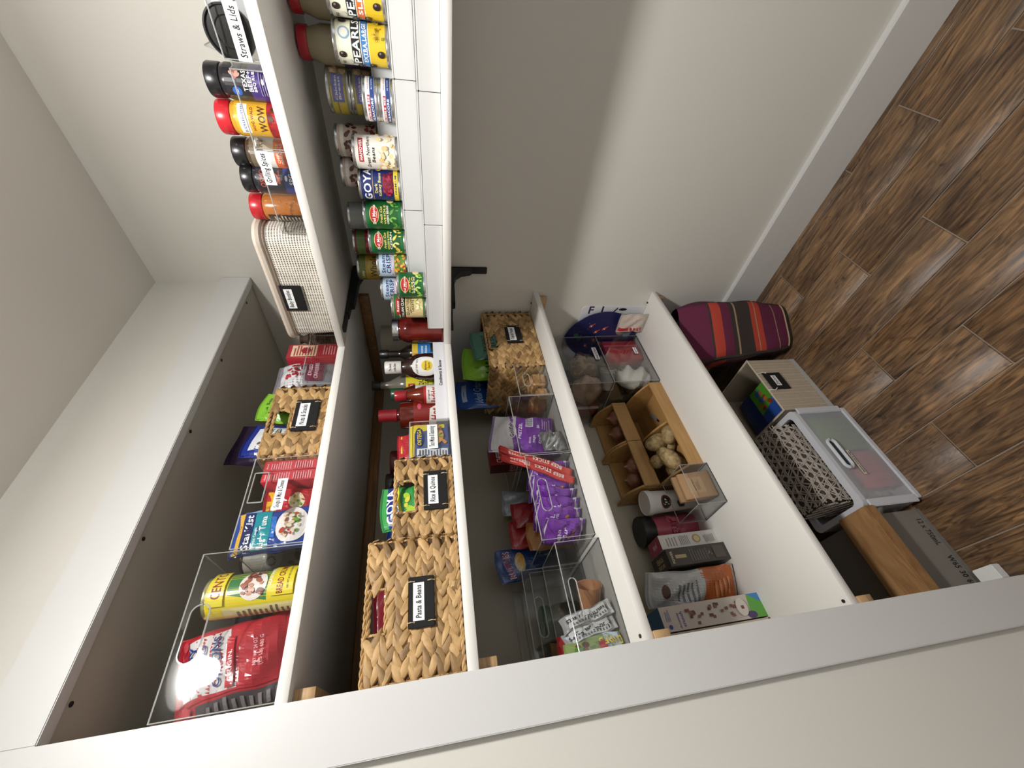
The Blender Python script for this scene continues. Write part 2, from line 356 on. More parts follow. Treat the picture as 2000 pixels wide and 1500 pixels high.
for z, n in ((S3, 'third'), (S4, 'lowest')): cleat('pale wood cleat end under the %s shelf at the right wall' % n, -.02, -.001, .055, YB-.001, z, PINE)
for z, l in ((S1, 'black metal angle bracket under the upper wall shelf'), (S2, 'black metal angle bracket under the lower wall shelf')):
    t = thing('shelf_bracket', l, 'bracket', (-.001, -.062, z-TH-.001), 0, 'black shelf brackets')
    ww = .028
    bx(-.007, -.0, -ww/2, ww/2, -.155, -.0).build('wall_plate', BLACK, t, bevel=.002)
    MB().prism([(-.007, 0), (-.27, 0), (-.27, -.010), (-.22, -.012), (-.22, -.022), (-.085, -.026), (-.05, -.036), (-.028, -.058), (-.02, -.09), (-.007, -.1)], 'y', -ww/2, ww/2).build('arm', BLACK, t, bevel=.002)
    bx(-.34, -.268, -.012, .006, -.008, 0).build('arm_tip', BLACK, t)

# ================================================================= THING BUILDERS
CAMXY = (-1.35, -.92)
def face(x, y, off=0): return math.atan2(CAMXY[1]-y, CAMXY[0]-x)+PI/2+math.radians(off)
def rr(w, d, r, n=6):
    P = []
    for cx, cy, a0 in ((w-r, d-r, 0), (r, d-r, 90), (r, r, 180), (w-r, r, 270)):
        for i in range(n+1): a = math.radians(a0+90*i/n); P.append((cx+r*cos(a), cy+r*sin(a)))
    return P
def clear_bin(label, loc, w, d, h, rz=0, slot=None, name='clear_bin', group=None, th=.003, low=None, sideslot=None, cat='bin'):
    """local x 0..w, y 0..d (front at y=0), z 0..h ; slot=(cx,cz,hw,hh,round) hole in the front; low=front height with sloped sides"""
    t = thing(name, label, cat, loc, rz, group); fh = low or h
    def plate(ax, at, W_, H_, hole, nm):
        mb = MB()
        def P(u, v, k): return (u, at+k*th, v) if ax == 'y' else (at+k*th, u, v)
        if not hole:
            mb.box(0, W_, at, at+th, 0, H_) if ax == 'y' else mb.box(at, at+th, th, W_-th, 0, H_)
        else:
            cx, cz, hw, hh, rad = hole; inn = [(cx-hw+x, cz-hh+y) for x, y in rr(2*hw, 2*hh, min(rad, hh*.98), 7)]; N = len(inn); out = []
            for X, Z in inn:
                c_, s_ = X-cx, Z-cz; k = min((W_-cx if c_ > 0 else cx)/max(abs(c_), 1e-6), (H_-cz if s_ > 0 else cz)/max(abs(s_), 1e-6)); out.append((cx+c_*k, cz+s_*k))
            for q in ((W_, H_), (0, H_), (0, 0), (W_, 0)):
                i = min(range(N), key=lambda i: (out[i][0]-q[0])**2+(out[i][1]-q[1])**2); out[i] = q
            for k in (0, 1):
                vs = [P(*q, k) for q in inn+out]; mb.add(vs, [(i, (i+1) % N, (i+1) % N+N, i+N) for i in range(N)])
            vs = [P(*q, 0) for q in inn]+[P(*q, 1) for q in inn]; mb.add(vs, [(i, (i+1) % N, (i+1) % N+N, i+N) for i in range(N)])
        o = mb.build(nm, CLEAR, t)
        if hole: MB().tube([P(*q, .5) for q in inn], .0016, 5, closed=True).build('handle_edge', EDGE, o, smooth=True)
        return o
    plate('y', 0, w, fh, slot, 'front_panel'); plate('y', d-th, w, h, None, 'back_panel')
    for k, at in enumerate((0, w-th)):
        if low:
            pr = [(0, 0), (d, 0), (d, h)]; c = 8
            pr += [(d-d*.35*i/c, h) for i in (c,)]+[(d*.65-d*.62*i/c, fh+(h-fh)*(1-(i/c))**1.6) for i in range(1, c+1)]+[(0, fh)]
            MB().prism(pr, 'x', at, at+th).build('side_panel', CLEAR, t)
            MB().tube([(at+th/2, y, z) for y, z in pr[2:]], .0014, 5).build('side_rim', EDGE, t, smooth=True)
        else: plate('x', at, d, h, sideslot if k == 0 else None, 'side_panel')
    bx(th, w-th, th, d-th, 0, th).build('bottom_panel', CLEAR, t)
    r = .0014; mb = MB()
    if low: mb.tube([(0, .001, fh), (w, .001, fh)], r, 5)
    else: mb.tube([(.001, .001, h), (w-.001, .001, h), (w-.001, d-.001, h), (.001, d-.001, h)], r, 5, closed=True)
    for x in (.001, w-.001):
        mb.tube([(x, .001, .002), (x, .001, fh)], r*.8, 5); mb.tube([(x, d-.001, .002), (x, d-.001, h)], r*.8, 5)
    mb.build('rim', EDGE, t, smooth=True)
    MB().tube([(.001, .001, r+.0003), (w-.001, .001, r+.0003), (w-.001, d-.001, r+.0003), (.001, d-.001, r+.0003)], r*1.2, 5, closed=True).build('base_edge', DEDGE, t)
    return t

def pouch(label, loc, w, h, d, base, rz=0, rx=0, ry=0, seed=1, prints=None, cat='bag', name='snack_bag', wr=.0025, top=.06, p=2.6, colfn=None, rough=.32, flat=.0, nx=24, nz=28, bottom=None, group=None):
    R = random.Random(seed); ph = [(R.uniform(2, 5), R.uniform(3, 8), R.uniform(0, 6.3), R.uniform(.4, 1)) for _ in range(5)]
    flatk = 1 if w > .06 else 0; loc = (loc[0], loc[1], loc[2]+w*.47*abs(sin(ry))+d*.3*abs(sin(rx)))
    t = thing(name, label, cat, loc, 0, group, rot=(rx, ry, rz)); bot = bottom if bottom is not None else top
    def thick(u, v):
        a = max(0, 1-abs(2*u-1)**p)**.5
        vv = min(1, max(0, v-bot)/.28) if v < .5 else min(1, max(0, 1-top-v)/.3)
        return d/2*a*(sin(vv*PI/2)**.8)
    def wrk(u, v): return wr*sum(k[3]*sin(k[0]*PI*u+k[1]*PI*v+k[2]) for k in ph)*.6
    def sx(u, v): return (u-.5)*w*(1-.07*sin(PI*min(1, max(0, v)))*(d/w))
    def zz_(u, v): return v*h+h*.012*sin(5*u+seed)*v-.018*h*(2*u-1)**2*(v-.5)*(1 if v > .5 else .6)*2*flatk
    def ex(v): return .0022*sin(8*v+seed)+.0012*sin(19*v+2*seed)
    def fr(u, v): return (sx(u, v)+ex(v), -(thick(u, v)+.001+wrk(u, v)*(thick(u, v)*2/d)**.5), zz_(u, v))
    def bk(u, v): return (sx(1-u, v)+ex(v), thick(1-u, v)+.001+wrk(1-u, v)*(thick(u, v)*2/d)**.5*.5, max(0, zz_(1-u, v)))
    bm_ = base if not isinstance(base, str) else M(base, rough, 0, .25, .55, 38)
    mb = MB(); mb.grid(fr, nx, nz, bm_, colfn and (lambda u, v: colfn(u, v))); mb.grid(bk, nx, nz, bm_); mb.build('pouch', None, t, smooth=True)
    # crimped seams
    for nm, v0, v1 in (('top_seal', 1-top*.95, 1.0), ('bottom_seal', 0, bot*.95)):
        if v1-v0 < .01: continue
        k = MB(); n = 5
        for i in range(n):
            vv = v0+(v1-v0)*(i+.5)/n; k.tube([(lambda q: (q[0]*.97, q[1]-.0006, q[2]))(fr(j/6, vv)) for j in range(7)], .0008, 4)
        k.build(nm, bm_, t)
    if prints:
        fn = lambda u, v, hh: (lambda q: (q[0], q[1]-hh, q[2]))(fr(min(1, max(0, u/w)), min(1, max(0, v/h))))
        P = Print(fn, w, h, .0018 if d < .03 else .0026, rough, .0002, coat=.25, bump=.55); prints(P); P.build(t, 'printed_front')
    return t

def can(label, loc, r, h, base, prints, rz, cat='can', name='food_can', group=None, body='#c4c5c4', pull=True):
    t = thing(name, label, cat, loc, rz, group)
    MB().lathe([(r*.9, .0015), (r*.985, .0), (r, .0015), (r, .004), (r*.975, .006), (r*.975, h-.006), (r, h-.004), (r, h-.001), (r*.985, h), (r*.95, h-.001), (r*.93, h-.004), (0, h-.004)], 36).build('tin', M(body, .25, .9), t, smooth=True)
    MB().lathe([(r*.978, .0065), (r*.99, .007), (r*.99, h-.0075), (r*.978, h-.007)], 36).build('paper_wrap', M(base, .42, 0, .2), t, smooth=True)
    Wd = r*PI*.98; P = Print(cyl(r*.99, .0075, Wd), Wd, h-.015, .0003, .42, .0001, .2); prints(P); P.build(t)
    return t

def carton(label, loc, w, d, h, base, fp=None, lp=None, tp=None, rz=0, rot=None, cat='box', name='food_box', group=None, rough=.45, side=None):
    t = thing(name, label, cat, loc, rz, group, rot); m = M(base, rough, 0, .15)
    b = MB().box(0, w, 0, d, 0, h, m); b.build('carton', None, t, bevel=.001, seg=1)
    if fp: P = Print(front(0, 0, 0), w, h, .0004, rough, coat=.15); fp(P); P.build(t, 'printed_front')
    if lp: P = Print(leftside(0, d, 0), d, h, .0004, rough, coat=.15); lp(P); P.build(t, 'printed_side')
    if tp: P = Print(topside(0, 0, h), w, d, .0004, rough); tp(P); P.build(t, 'printed_top')
    return t

def bottle(label, loc, prof, col, parts, rz=0, rx=0, ry=0, cat='bottle', name='sauce_bottle', rough=.12, n=32, sy=1):
    """parts: (name, profile, colour, rough) ; sy squashes front-back"""
    t = thing(name, label, cat, loc, 0, None, rot=(rx, ry, rz)); b = MB().lathe(prof, n)
    b.v = [(x, y*sy, z) for x, y, z in b.v]; b.build('bottle_body', M(col, rough, 0, .6), t, smooth=True)
    for nm, pr, c, rg in parts:
        b = MB().lathe(pr, n); b.v = [(x, y*(sy if pr[0][0] > .02 else 1), z) for x, y, z in b.v]; b.build(nm, M(c, rg, 0, .2) if isinstance(c, str) else c, t, smooth=True)
    return t
def cyl_print(t, r, z0, H, prints, a=1.5, name='printed_label', sy=1, a0=0, rough=.45):
    Wd = r*a; f0 = cyl(r, z0, Wd, a0); f = (lambda u, v, h: (lambda q: (q[0], q[1]*sy, q[2]))(f0(u, v, h)))
    P = Print(f, Wd, H, .0006, rough, .00012); prints(P); return P.build(t, name)

# braided sea-grass baskets
TAN = [wood_mat('sea_grass_%d' % i, a, b_, (30, 90, 60), .55, .5) for i, (a, b_) in enumerate((('#8f6f45', '#bd9863'), ('#6f5433', '#9c7a4c'), ('#a17c4c', '#cfab76')))]
DKIN = M('#4a3620', .9)
def strand_mesh(L, w, t, k):
    b = MB(); n = 7; c = 4; vs = []; fs = []
    for i in range(n+1):
        s_ = i/n; ww = w*(sin(PI*(.03+.94*s_))**1.0)*(1.12-.25*s_)*(1+.12*sin(7*s_+k)); hh = t*(sin(PI*(.03+.94*s_))**.6); tw = (s_-.5)*.5
        for q in range(c+1):
            a = -PI/2+PI*q/c; y = ww/2*sin(a); z = hh*cos(a); vs.append((L*(s_-.5), -(z*cos(tw)+y*sin(tw)*.5), y*cos(tw)+.0015*sin(5*s_+k)))
    for i in range(n):
        for q in range(c): o = i*(c+1)+q; fs.append((o, o+1, o+c+2, o+c+1))
    b.add(vs, fs); return b
_sm = {}
def strands(parent, w, h, at, axis, pitch, step, hole=None, plaque=None, stuff=False, seed=1):
    R = random.Random(seed); rows = max(1, round(h/pitch)); pitch = h/rows; cols = max(1, round(w/step)); step = w/cols
    key = round(pitch, 4), round(step, 4)
    if key not in _sm:
        _sm[key] = []
        for k in range(3):
            o = strand_mesh(step*2.0, pitch*.78, .0075, k).build('strand', TAN[k], None, smooth=True); _sm[key].append(o.data); bpy.data.objects.remove(o)
    J = MB()
    for i in range(rows):
        for j in range(cols):
            for sgn in (1, -1):
                cu = (j+.5+(.5 if sgn < 0 else 0)*.9-.2)*step; cv = max((i+.5+sgn*.23)*pitch, .0115)
                cu = min(max(cu, step*.55), w-step*.55)
                if j == cols-1 and sgn < 0: continue
                if hole and hole[0]-.004 < cu < hole[1]+.004 and hole[2]-.004 < cv < hole[3]+.004: continue
                if plaque and plaque[0]+.018 < cu < plaque[1]-.018 and plaque[2]+.014 < cv < plaque[3]-.014: continue
                ang = sgn*math.radians(24+R.uniform(-9, 9)); k = R.randrange(3)
                if stuff:
                    me = _sm[key][k]; Mx = Matrix.Rotation(-ang, 4, 'Y'); ps = []
                    for v in me.vertices:
                        q = Mx @ v.co
                        ps.append((at[0]+cu+q.x, at[1]+q.y, at[2]+cv+q.z) if axis == 'x' else (at[0]+q.y, at[1]+cu+q.x, at[2]+cv+q.z) if axis == 'y-' else (at[0]-q.y, at[1]+cu+q.x, at[2]+cv+q.z))
                    J.add(ps, [tuple(p.vertices) for p in me.polygons], TAN[k])
                else:
                    o = bpy.data.objects.new('strand', _sm[key][k]); COL.objects.link(o); o.parent = parent
                    if axis == 'x': o.location = (at[0]+cu, at[1], at[2]+cv); o.rotation_euler = (R.uniform(-.12, .12), -ang, R.uniform(-.16, .16)); o.scale = (R.uniform(.88, 1.12), R.uniform(.9, 1.15), R.uniform(.85, 1.15))
                    else: o.matrix_local = Matrix.Translation((at[0], at[1]+w-cu, at[2]+cv)) @ Matrix.Rotation(-PI/2, 4, 'Z') @ Matrix.Rotation(-ang, 4, 'Y')
    if stuff and J.v: J.build('side_strands', None, parent, smooth=True, kind='stuff')
def basket(label, loc, w, d, h, hole, plaque, txt, pitch=.027, step=.025, leftparts=False, seed=1, cat='basket', stick=None, topopen=False):
    """hole, plaque = (x0,x1,z0,z1) on the front"""
    t = thing('woven_basket', label, cat, loc); e = .006
    mb = MB()
    def wall(x0, x1, z0, z1): mb.box(x0, x1, .006, .012, z0, z1)
    if hole:
        a, b_, c, g = hole; wall(0, w, 0, c); wall(0, a, c, h); wall(b_, w, c, h)
        if not topopen: wall(a, b_, g, h)
    else: wall(0, w, 0, h)
    mb.box(0, w, d-.006, d, 0, h); mb.box(0, .006, .012, d-.006, 0, h); mb.box(w-.006, w, .012, d-.006, 0, h); mb.box(.006, w-.006, .012, d-.006, 0, .006)
    mb.build('liner_frame', DKIN, t)
    strands(t, w, h-.006, (0, .005, .003), 'x', pitch, step, hole, plaque, False, seed)
    if leftparts: strands(t, d, h-.006, (-.001, 0, .003), 'y', pitch, step, None, None, False, seed+1)
    else: strands(t, d, h-.006, (-.001, 0, .003), 'y-', pitch, step, None, None, True, seed+1)
    strands(t, d, h-.006, (w+.001, 0, .003), 'y+', pitch, step, None, None, True, seed+2)
    mb = MB()
    def rope(p, q):
        p, q = Vector(p), Vector(q); n = max(2, int((q-p).length/.012))
        for s_ in (0, PI):
            pts = []
            for i in range(n*3+1):
                a = i/3*PI*.8+s_; c = p.lerp(q, i/(n*3)); pts.append((c.x, c.y+.0022*cos(a), c.z+.0022*sin(a)))
            mb.tube(pts, .0028, 5, TAN[0 if s_ else 2])
    if hole and topopen:
        rope((0, .005, h), (hole[0], .005, h)); rope((hole[1], .005, h), (w, .005, h)); rope((hole[0], .005, h), (hole[0], .005, hole[2])); rope((hole[0], .005, hole[2]), (hole[1], .005, hole[2])); rope((hole[1], .005, hole[2]), (hole[1], .005, h))
    else:
        rope((0, .005, h), (w, .005, h))
        if hole:
            a, b_, c, g = hole; rope((a, .004, c), (b_, .004, c)); rope((a, .004, g), (b_, .004, g)); rope((a, .004, c), (a, .004, g)); rope((b_, .004, c), (b_, .004, g))
    rope((0, .005, h), (0, d, h)); rope((w, .005, h), (w, d, h)); rope((0, d, h), (w, d, h)); rope((0, .003, 0.0055), (w, .003, .0055)); rope((0, .004, 0.003), (0, .004, h)); rope((w, .004, 0.003), (w, .004, h))
    mb.build('rope_edging', None, t, smooth=True)
    a, b_, c, g = plaque
    p = bx(a, b_, -.0085, -.0045, c, g).build('name_board', M('#060607', .8), t, bevel=.0012)
    sw = (b_-a)*.74; sh = (g-c)*.42; cx = (a+b_)/2; cz = (c+g)/2+.1*(g-c)
    sticker(p, cx-sw/2, cz-sh/2, sw, sh, -.0087, txt)
    mb = MB()
    for x in (a+.01, b_-.01):
        for z in (c+.006, g-.006): mb.tube([(x, -.0092, z-.007), (x+.0006, -.0105, z), (x, -.0092, z+.007)], .001, 5)
    mb.build('tie', M('#c9b48a', .7), p, kind='stuff')
    return t

# ================================================================= TOP SHELF, ALCOVE
z = S1
clear_bin('large tall clear bin with a slot handle at the left end of the top shelf', (-1.236, .0, z), .274, .30, .193, slot=(.128, .166, .048, .0165, .0165))
def onion(P):
    P.rect(.24, .06, .94, .93, '#b72f3b'); P.poly([(.26, .42), (.92, .5), (.92, .90), (.3, .90)], '#d9d6d6'); P.lines(.04, .1, .2, .7, 9, '#8a8486', 5)
    P.scatter(14, .12, .84, .9, .95, .004, .012, ['#b02535', '#d24a55'], 3)
    P.text('CRISPY', .6, .82, .07, '#2b3f86', w=.5, shear=.15); P.text('FRIED', .6, .705, .07, '#2b3f86', w=.42, shear=.15); P.text('ONIONS', .6, .585, .07, '#2b3f86', w=.54, shear=.15)
    P.rect(.28, .44, .82, .505, '#b71f30'); P.text('ORIGINAL', .55, .472, .034, '#f2e8e6', w=.42)
    P.text('NET WT 24 OZ', .6, .27, .028, '#efb9bc', w=.3); P.text('(1.5 LB) 680 G', .6, .22, .028, '#efb9bc', w=.33)
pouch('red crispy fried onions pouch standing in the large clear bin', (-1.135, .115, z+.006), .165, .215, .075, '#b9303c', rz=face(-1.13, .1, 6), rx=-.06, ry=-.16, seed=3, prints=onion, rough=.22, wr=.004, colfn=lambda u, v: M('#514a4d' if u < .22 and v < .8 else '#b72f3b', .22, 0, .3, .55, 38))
def dark(P): P.rect(.08, .05, .92, .93, '#23282a'); P.text('IO', .45, .6, .12, '#dfe3e2'); P.rect(.6, .4, .9, .52, '#b8c93f'); P.lines(.2, .15, .8, .35, 4, '#8d9490')
pouch('black pouch with white lettering behind the fried onions', (-1.085, .235, z+.006), .15, .19, .05, '#1d2123', rz=-.2, seed=5, prints=dark, rough=.2)
def crumbs(P):
    P.rect(0, 0, 1, 1, '#e3cf2e'); P.poly([(.36, .34), (.98, .34), (.98, .78), (.5, .78)], '#3f7d46'); P.rect(0, 0, .3, .82, '#e9dfa0'); P.lines(.03, .1, .27, .7, 10, '#6b6a58', 2)
    P.ell(.62, .5, .03, .026, '#ede6df', 22); P.scatter(30, .47, .4, .8, .6, .003, .008, ['#8a4a3c', '#a9644e', '#c9917a', '#6e3529'], 4)
    P.rect(.36, .8, .98, .97, '#e9d93a'); P.text('CENTO', .68, .885, .1, '#8e1d1f', w=.44); P.rect(.42, .04, .98, .3, '#e6d22d')
    P.text('SEASONED', .72, .305, .035, '#f0efe6', w=.32); P.text('BREAD CRUMBS', .7, .19, .07, '#8e1d1f', w=.52); P.text('NET WT 24 OZ (1.5 LB) 680 g', .7, .1, .02, '#3b3220', w=.4)
can('tall yellow and green bread crumb canister in the large clear bin', (-1.028, .075, z+.004), .041, .186, '#e3cf2e', crumbs, face(-1.03, .07, 4), cat='canister', name='canister', body='#cfcf9d')
def oats(P): P.rect(0, .0, 1, 1, '#c9c2b4'); P.ell(.5, .6, .024, .022, '#e6e0d4', 20); P.text('Os', .5, .62, .14, '#7d8490'); P.scatter(9, .2, .1, .8, .35, .006, .012, ['#5c3526', '#7a4b35'], 3)
can('grey and brown canister at the back left of the soups bin', (-.921, .165, z+.004), .031, .178, '#53392c', oats, face(-.92, .16, 0), cat='canister', name='canister', body='#3d3431')
# soups bin
t = clear_bin('clear bin with a square handle labelled Soups & Mac & Cheese', (-.959, .0, z), .221, .30, .147, slot=(.142, .124, .038, .015, .002))
sticker(t, .08, .062, .079, .022, -.0008, 'Soups & Mac & Cheese')
def tuna(P):
    P.rect(.03, .02, .97, .98, '#1d3f8f'); P.rect(.03, .88, .97, .965, '#d8a93c'); P.text('Wild Caught', .5, .92, .04, '#5b3a12', w=.5)
    P.rect(.05, .73, .95, .875, '#14265c'); P.text('StarKist', .5, .8, .1, '#f3f4f6', w=.8, shear=.12); P.rect(.05, .5, .95, .72, '#168f9c'); P.text('Wild Caught', .36, .68, .035, '#e7f4f5', w=.4); P.text('Light Tuna', .45, .585, .085, '#f4f6f6', w=.72, shear=.05)
    P.rect(.3, .43, .8, .495, '#2f6fc4'); P.text('in Water', .55, .462, .04, '#eef3fa', w=.3); P.ell(.56, .22, .042, .033, '#ece6e4', 24)
    P.scatter(36, .3, .1, .82, .34, .003, .007, ['#c9a98f', '#b8472f', '#6f9a3e', '#e2c9ab', '#8b4a3a', '#d8d3b8'], 6)
pouch('blue and teal light tuna pouch at the left of the soups bin', (-.905, .04, z+.006), .10, .158, .022, '#1b3a86', rz=.0, ry=-.06, seed=8, prints=tuna, rough=.2, wr=.0015)
def mi(P): P.rect(.05, .3, .95, .96, '#8fb4d8'); P.rect(.05, .3, .95, .62, '#3f6a9d'); P.rect(.3, .66, .7, .8, '#8e2b36'); P.text('Mi', .5, .73, .09, '#f0dede')
pouch('pale blue pouch leaning behind the tuna in the soups bin', (-.868, .095, z+.006), .08, .172, .022, '#7fa3cb', rz=.05, seed=9, prints=mi, rough=.25)
def ramen(P): P.rect(.05, .05, .95, .95, '#b3242c'); P.rect(.05, .72, .95, .93, '#d9a827'); P.ell(.5, .35, .02, .018, '#e6d7b0', 16); P.scatter(12, .35, .25, .65, .45, .002, .005, ['#d7b45c', '#6f9a3e'], 3)
pouch('red and yellow noodle packet in the soups bin', (-.838, .05, z+.006), .07, .118, .02, '#a81f29', rz=-.1, seed=10, prints=ramen, rough=.2)
def mac(P): P.rect(.04, .03, .96, .97, '#c23b46'); P.text('Macaroni', .45, .93, .025, '#efd9d9', w=.5); P.lines(.1, .5, .85, .88, 9, '#dc9ba0', 4); P.lines(.1, .1, .85, .45, 8, '#dc9ba0', 7)
for i, (x, l) in enumerate(((-.799, 'left one of the two red macaroni boxes in the soups bin'), (-.7695, 'right one of the two red macaroni boxes in the soups bin'))):
    carton(l, (x, .012, z+.0045), .028, .16, .124, '#b52c39', mac, group='red macaroni boxes', rough=.4)
# nuts basket and its bags
basket('woven sea grass basket labelled Nuts & Snacks on the top shelf', (-.733, .0, z), .222, .30, .145, (.066, .146, .092, .132), (.066, .17, .022, .082), 'Nuts & Snacks', seed=2, pitch=.0285)
def grn(P): P.rect(.03, .03, .97, .97, '#7fb832'); P.text('Sea Salt', .5, .86, .05, '#1d3a12', w=.6); P.text('& Sunflower', .5, .78, .045, '#1d3a12', w=.6); P.text('SOY', .5, .6, .14, '#1b2f12', w=.5)
pouch('lime green snack bag in the Nuts & Snacks basket', (-.572, .05, z+.008), .09, .185, .03, '#83bd34', rz=-.1, ry=.2, seed=12, prints=grn)
def blu(P):
    P.rect(.03, .03, .97, .97, '#22348c'); P.rect(.16, .45, .84, .9, '#e8eaee'); P.text('OLIVER', .6, .72, .07, '#22262e', w=.38); P.text("MIXED", .6, .62, .06, '#22262e', w=.4)
    P.ell(.32, .66, .008, .013, '#2a2c33'); P.ell(.32, .78, .005, .006, '#7a5b4a'); P.lines(.25, .5, .75, .56, 2, '#55585f')
pouch('blue bag with a white label poking out of the Nuts & Snacks basket', (-.635, .10, z+.008), .115, .222, .035, '#1f2f86', rz=.1, ry=.10, seed=13, prints=blu)
pouch('dark purple bag at the back of the Nuts & Snacks basket', (-.62, .17, z+.008), .13, .285, .04, '#2b1c36', rz=-.05, ry=.16, seed=14)
# bagged fruit bin
clear_bin('low clear bin with the dried cranberries on the top shelf', (-.487, .012, z), .215, .28, .095, sideslot=None)
def cran(P):
    P.rect(.04, .04, .96, .96, '#8f8c94'); P.poly([(.06, .5), (.95, .62), (.95, .95), (.06, .95)], '#d9d9dc'); P.scatter(26, .3, .55, .8, .8, .004, .008, ['#a3212e', '#7d1522', '#c03a45'], 5)
    P.rect(.15, .2, .9, .48, '#6a1c38'); P.text('DRIED', .52, .41, .06, '#e2b8c4', w=.45); P.text('CRANBERRIES', .52, .31, .06, '#e2b8c4', w=.6)
pouch('silver and maroon dried cranberry bag on the top shelf', (-.415, .06, z+.005), .12, .175, .05, '#9c9aa2', rz=.1, ry=-.05, seed=15, prints=cran, rough=.18, wr=.004)
pouch('dark plum bag beside the cranberries against the nuts basket', (-.455, .15, z+.005), .05, .13, .03, '#2d1f2b', rz=.3, seed=16, rough=.2)
def redb(P): P.rect(.04, .03, .96, .97, '#a62731'); P.rect(.1, .45, .9, .92, '#e8cfae'); P.lines(.14, .48, .86, .9, 8, '#b0453c', 3); P.ell(.5, .65, .014, .014, '#9c1f2a', 16); P.lines(.15, .1, .85, .35, 5, '#d9888c', 9)
carton('red box with cream nutrition panel beside the beige basket', (-.352, .035, z+.005), .062, .17, .158, '#a3242e', redb)
t = thing('net_bag', 'brown netted bag tucked at the end of the beige woven basket', 'bag', (-.210, .085, z))
MB().grid(lambda u, v: (.055*cos(2*PI*u)*(1-.25*v*v), .05*sin(2*PI*u)*(1-.25*v*v), .12*v), 24, 10).build('net_pouch', weave_mat('brown_net', '#2e2119', '#6c5641', 500), t, smooth=True)
MB().lathe([(.041, .12), (.02, .128), (.012, .145), (.016, .155), (.0, .155)], 18).build('tied_top', M('#4a392b', .6), t, smooth=True)

# ================================================================= TOP SHELF, RIGHT WALL
RZ = -PI/2
t = thing('fabric_basket', 'beige woven basket with a padded rim labelled Baby Bottles', 'basket', (-.338, -.03, z), RZ)
bw, bd, bh = .345, .25, .128
o_, i_ = rr(bw, bd, .035), rr(bw-.01, bd-.01, .03); i_ = [(x+.005, y+.005) for x, y in i_]; n = len(o_)
mb = MB(); vs = [(x+(bw/2-x)*.03, y+(bd/2-y)*.02, 0) for x, y in o_]+[(x, y, bh) for x, y in o_]+[(x, y, bh) for x, y in i_]+[(x, y, .004) for x, y in i_]; fs = []
for L in range(3): fs += [(L*n+i, L*n+(i+1) % n, (L+1)*n+(i+1) % n, (L+1)*n+i) for i in range(n)]
fs += [tuple(range(n)), tuple(range(3*n, 4*n))]; mb.add(vs, fs)
mb.build('woven_body', weave_mat('linen_weave', '#e2dcd0', '#3d342b', 620), t, smooth=True)
MB().tube([(x, y, bh-.002) for x, y in rr(bw, bd, .035)], .0105, 8, closed=True).build('padded_rim', M('#cdc0b2', .75, bump=.2, bscale=300), t, smooth=True)
MB().tube([(x+(bw/2-x)*-.012, y+(bd/2-y)*-.016, bh-.017) for x, y in rr(bw, bd, .035)], .0022, 5, closed=True).build('piping', M('#8d7a6a', .7), t, smooth=True)
p = bx(.112, .196, -.0075, -.004, .058, .112).build('name_board', M('#060607', .8), t, bevel=.001)
sticker(p, .122, .082, .064, .021, -.0078, 'Baby Bottles')
# clear spice bins
t = clear_bin('clear bin with sloped sides labelled Grilling Spices', (-.338, -.372, z), .187, .26, .115, rz=RZ, low=.062)
clear_bin('clear bin with a high curved back holding the two tall rub jars', (-.338, -.5615, z), .138, .26, .155, rz=RZ, low=.062)
sticker(t, .117, .040, .07, .023, -.0008, 'Grilling Spices')
def spice(label, y, x, h, r, capc, bodyc, prints, capf=.2, rough=.15, off=0, cap_r=None):
    t = thing('spice_jar', label, 'spice jar', (x, y, z+.004), face(x, y, off), 'grilling spice jars'); ch = h*capf; cr = cap_r or r*1.0
    MB().lathe([(r*.93, 0), (r, .003), (r, h-ch-.008), (r*.93, h-ch-.002), (r*.86, h-ch+.004)], 32).build('jar', M(bodyc, rough, 0, .7), t, smooth=True)
    MB().lathe([(cr*.97, h-ch), (cr, h-ch+.002), (cr, h-.003), (cr*.95, h), (0, h)], 32).build('cap', M(capc, .32, 0, .3), t, smooth=True)
    H_ = h-ch-.014; Wd = r*PI*.95; P = Print(cyl(r, .004, Wd), Wd, H_, .0004, .35, .0001, .3); prints(P); P.build(t); return t
spice('orange rub jar with a red flip cap beside the beige basket', -.409, -.275, .125, .031, '#b01a25', '#a8662f', lambda P: (P.rect(0, 0, .3, 1, '#3a2a22'), P.lines(.03, .08, .27, .9, 9, '#b9ab98', 3), P.scatter(60, .32, 0, 1, 1, .0006, .0015, ['#8a4f22', '#c98a52', '#b97436'], 3)), .22)
def spg(P):
    P.rect(0, 0, 1, 1, '#23212a'); P.rect(0, 0, 1, .32, '#2c3f86'); P.text('OSMO', .5, .86, .13, '#b5543b', w=.4, bold=False); P.ell(.5, .6, .013, .013, '#b5543b', 20); P.ell(.5, .6, .0105, .0105, '#23212a', 20)
    P.text('bbq rub', .55, .43, .05, '#b5543b', w=.3); P.ell(.52, .25, .006, .003, '#e4e8f2'); P.text('SPG', .5, .12, .12, '#e4e8f2', w=.24)
spice('black jar with a blue band reading SPG', -.476, -.275, .122, .031, '#121214', '#1c1b22', spg, .2)
def kin(P):
    P.rect(0, 0, 1, 1, '#e5e1da'); P.rect(0, .88, 1, 1, '#6c604e'); P.text("KINDER'S", .5, .74, .13, '#1c1b1b', w=.62); P.rect(0, .0, 1, .42, '#d9663a'); P.text('CHIPOTLE', .5, .33, .07, '#f3e3d6', w=.42); P.text('PINEAPPLE', .5, .24, .07, '#f3e3d6', w=.45); P.rect(0, 0, 1, .12, '#dcd8d0'); P.lines(.1, .02, .9, .1, 2, '#55504a')
spice('white and orange rub jar reading chipotle pineapple', -.527, -.262, .126, .031, '#131314', '#4a3a2c', kin, .22)
